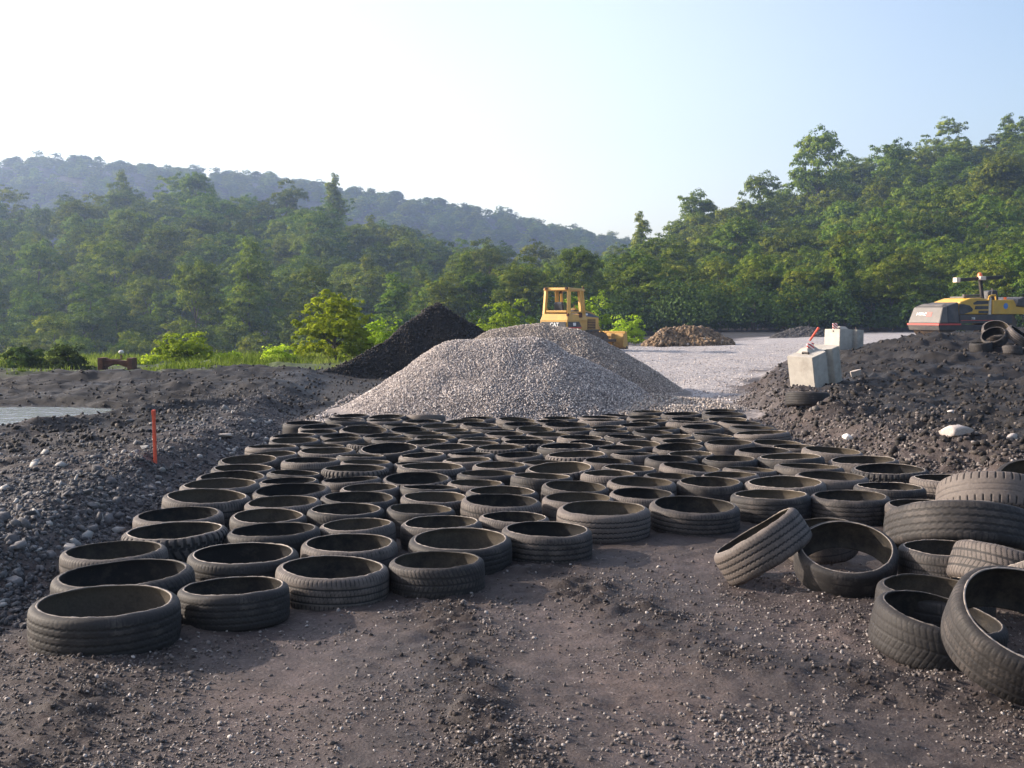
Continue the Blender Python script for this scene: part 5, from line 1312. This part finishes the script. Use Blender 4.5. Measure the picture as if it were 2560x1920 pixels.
# ---------------------------------------------------------------- air, sky, sun
SUN_EL = R(21.5)
SUN_AZ = R(-75)          # from +Y towards +X
w = bpy.data.worlds.new('World'); scene.world = w; w.use_nodes = True
nt = w.node_tree; bg = nt.nodes['Background']
sky = nt.nodes.new('ShaderNodeTexSky'); sky.sky_type = 'NISHITA'; sky.sun_disc = False
sky.sun_elevation = SUN_EL; sky.sun_rotation = SUN_AZ; sky.air_density = 1.0; sky.dust_density = 3.5; sky.ozone_density = 1.2; sky.altitude = 250
# hazy summer air: a broad pale aureole round the low sun and along the horizon, added to the clear-sky model
tcw = N(nt, 'ShaderNodeTexCoord'); dv = N(nt, 'ShaderNodeVectorMath', operation='DOT_PRODUCT'); nt.links.new(tcw.outputs['Generated'], dv.inputs[0])
dv.inputs[1].default_value = (math.sin(SUN_AZ) * math.cos(SUN_EL), math.cos(SUN_AZ) * math.cos(SUN_EL), math.sin(SUN_EL))
mr = N(nt, 'ShaderNodeMapRange', interpolation_type='SMOOTHSTEP'); nt.links.new(dv.outputs['Value'], mr.inputs['Value'])
mr.inputs['From Min'].default_value = -.16; mr.inputs['From Max'].default_value = .34; mr.inputs['To Min'].default_value = 0; mr.inputs['To Max'].default_value = 1.5
spz = N(nt, 'ShaderNodeSeparateXYZ'); nt.links.new(tcw.outputs['Generated'], spz.inputs[0])
mh = N(nt, 'ShaderNodeMapRange', interpolation_type='SMOOTHSTEP'); nt.links.new(spz.outputs[2], mh.inputs['Value'])
mh.inputs['From Min'].default_value = 0; mh.inputs['From Max'].default_value = .30; mh.inputs['To Min'].default_value = .65; mh.inputs['To Max'].default_value = 0
sm = N(nt, 'ShaderNodeMath', operation='ADD'); nt.links.new(mr.outputs['Result'], sm.inputs[0]); nt.links.new(mh.outputs['Result'], sm.inputs[1])
vm = N(nt, 'ShaderNodeVectorMath', operation='SCALE'); vm.inputs[0].default_value = (1.0, .88, .82); nt.links.new(sm.outputs[0], vm.inputs['Scale'])
va = N(nt, 'ShaderNodeVectorMath', operation='ADD'); nt.links.new(sky.outputs[0], va.inputs[0]); nt.links.new(vm.outputs[0], va.inputs[1])
nt.links.new(va.outputs[0], bg.inputs[0]); bg.inputs[1].default_value = .12
sl = bpy.data.lights.new('sun', 'SUN'); sl.energy = 5.0; sl.angle = R(.53); sl.color = (1.0, .86, .72)
so = link('sun', sl)
dirv = Vector((-math.sin(SUN_AZ) * math.cos(SUN_EL), -math.cos(SUN_AZ) * math.cos(SUN_EL), -math.sin(SUN_EL)))
so.rotation_euler = dirv.to_track_quat('-Z', 'Y').to_euler(); so.location = (-30, 10, 40)

if HAZE:
    mb = MB(); mb.box(-520, 520, -62, 840, -30, 125)
    m = bpy.data.materials.new('valley_haze'); m.use_nodes = True; nt = m.node_tree
    nt.nodes.remove(nt.nodes['Principled BSDF'])
    v = nt.nodes.new('ShaderNodeVolumePrincipled'); v.inputs['Color'].default_value = (.52, .68, 1, 1); v.inputs['Density'].default_value = HAZE; v.inputs['Anisotropy'].default_value = .6
    nt.links.new(v.outputs[0], nt.nodes['Material Output'].inputs['Volume'])
    hz = mb.build('haze', m); tag(hz, kind='stuff')

scene.render.engine = 'CYCLES'
vs = scene.view_settings
vs.view_transform = 'Standard'; vs.look = 'None'; vs.gamma = 1.0; vs.exposure = EXPOSURE
cy = scene.cycles
cy.max_bounces = 6; cy.diffuse_bounces = 2; cy.glossy_bounces = 2; cy.transmission_bounces = 3; cy.volume_bounces = 1; cy.transparent_max_bounces = 4
cy.use_denoising = True
cy.caustics_reflective = False; cy.caustics_refractive = False
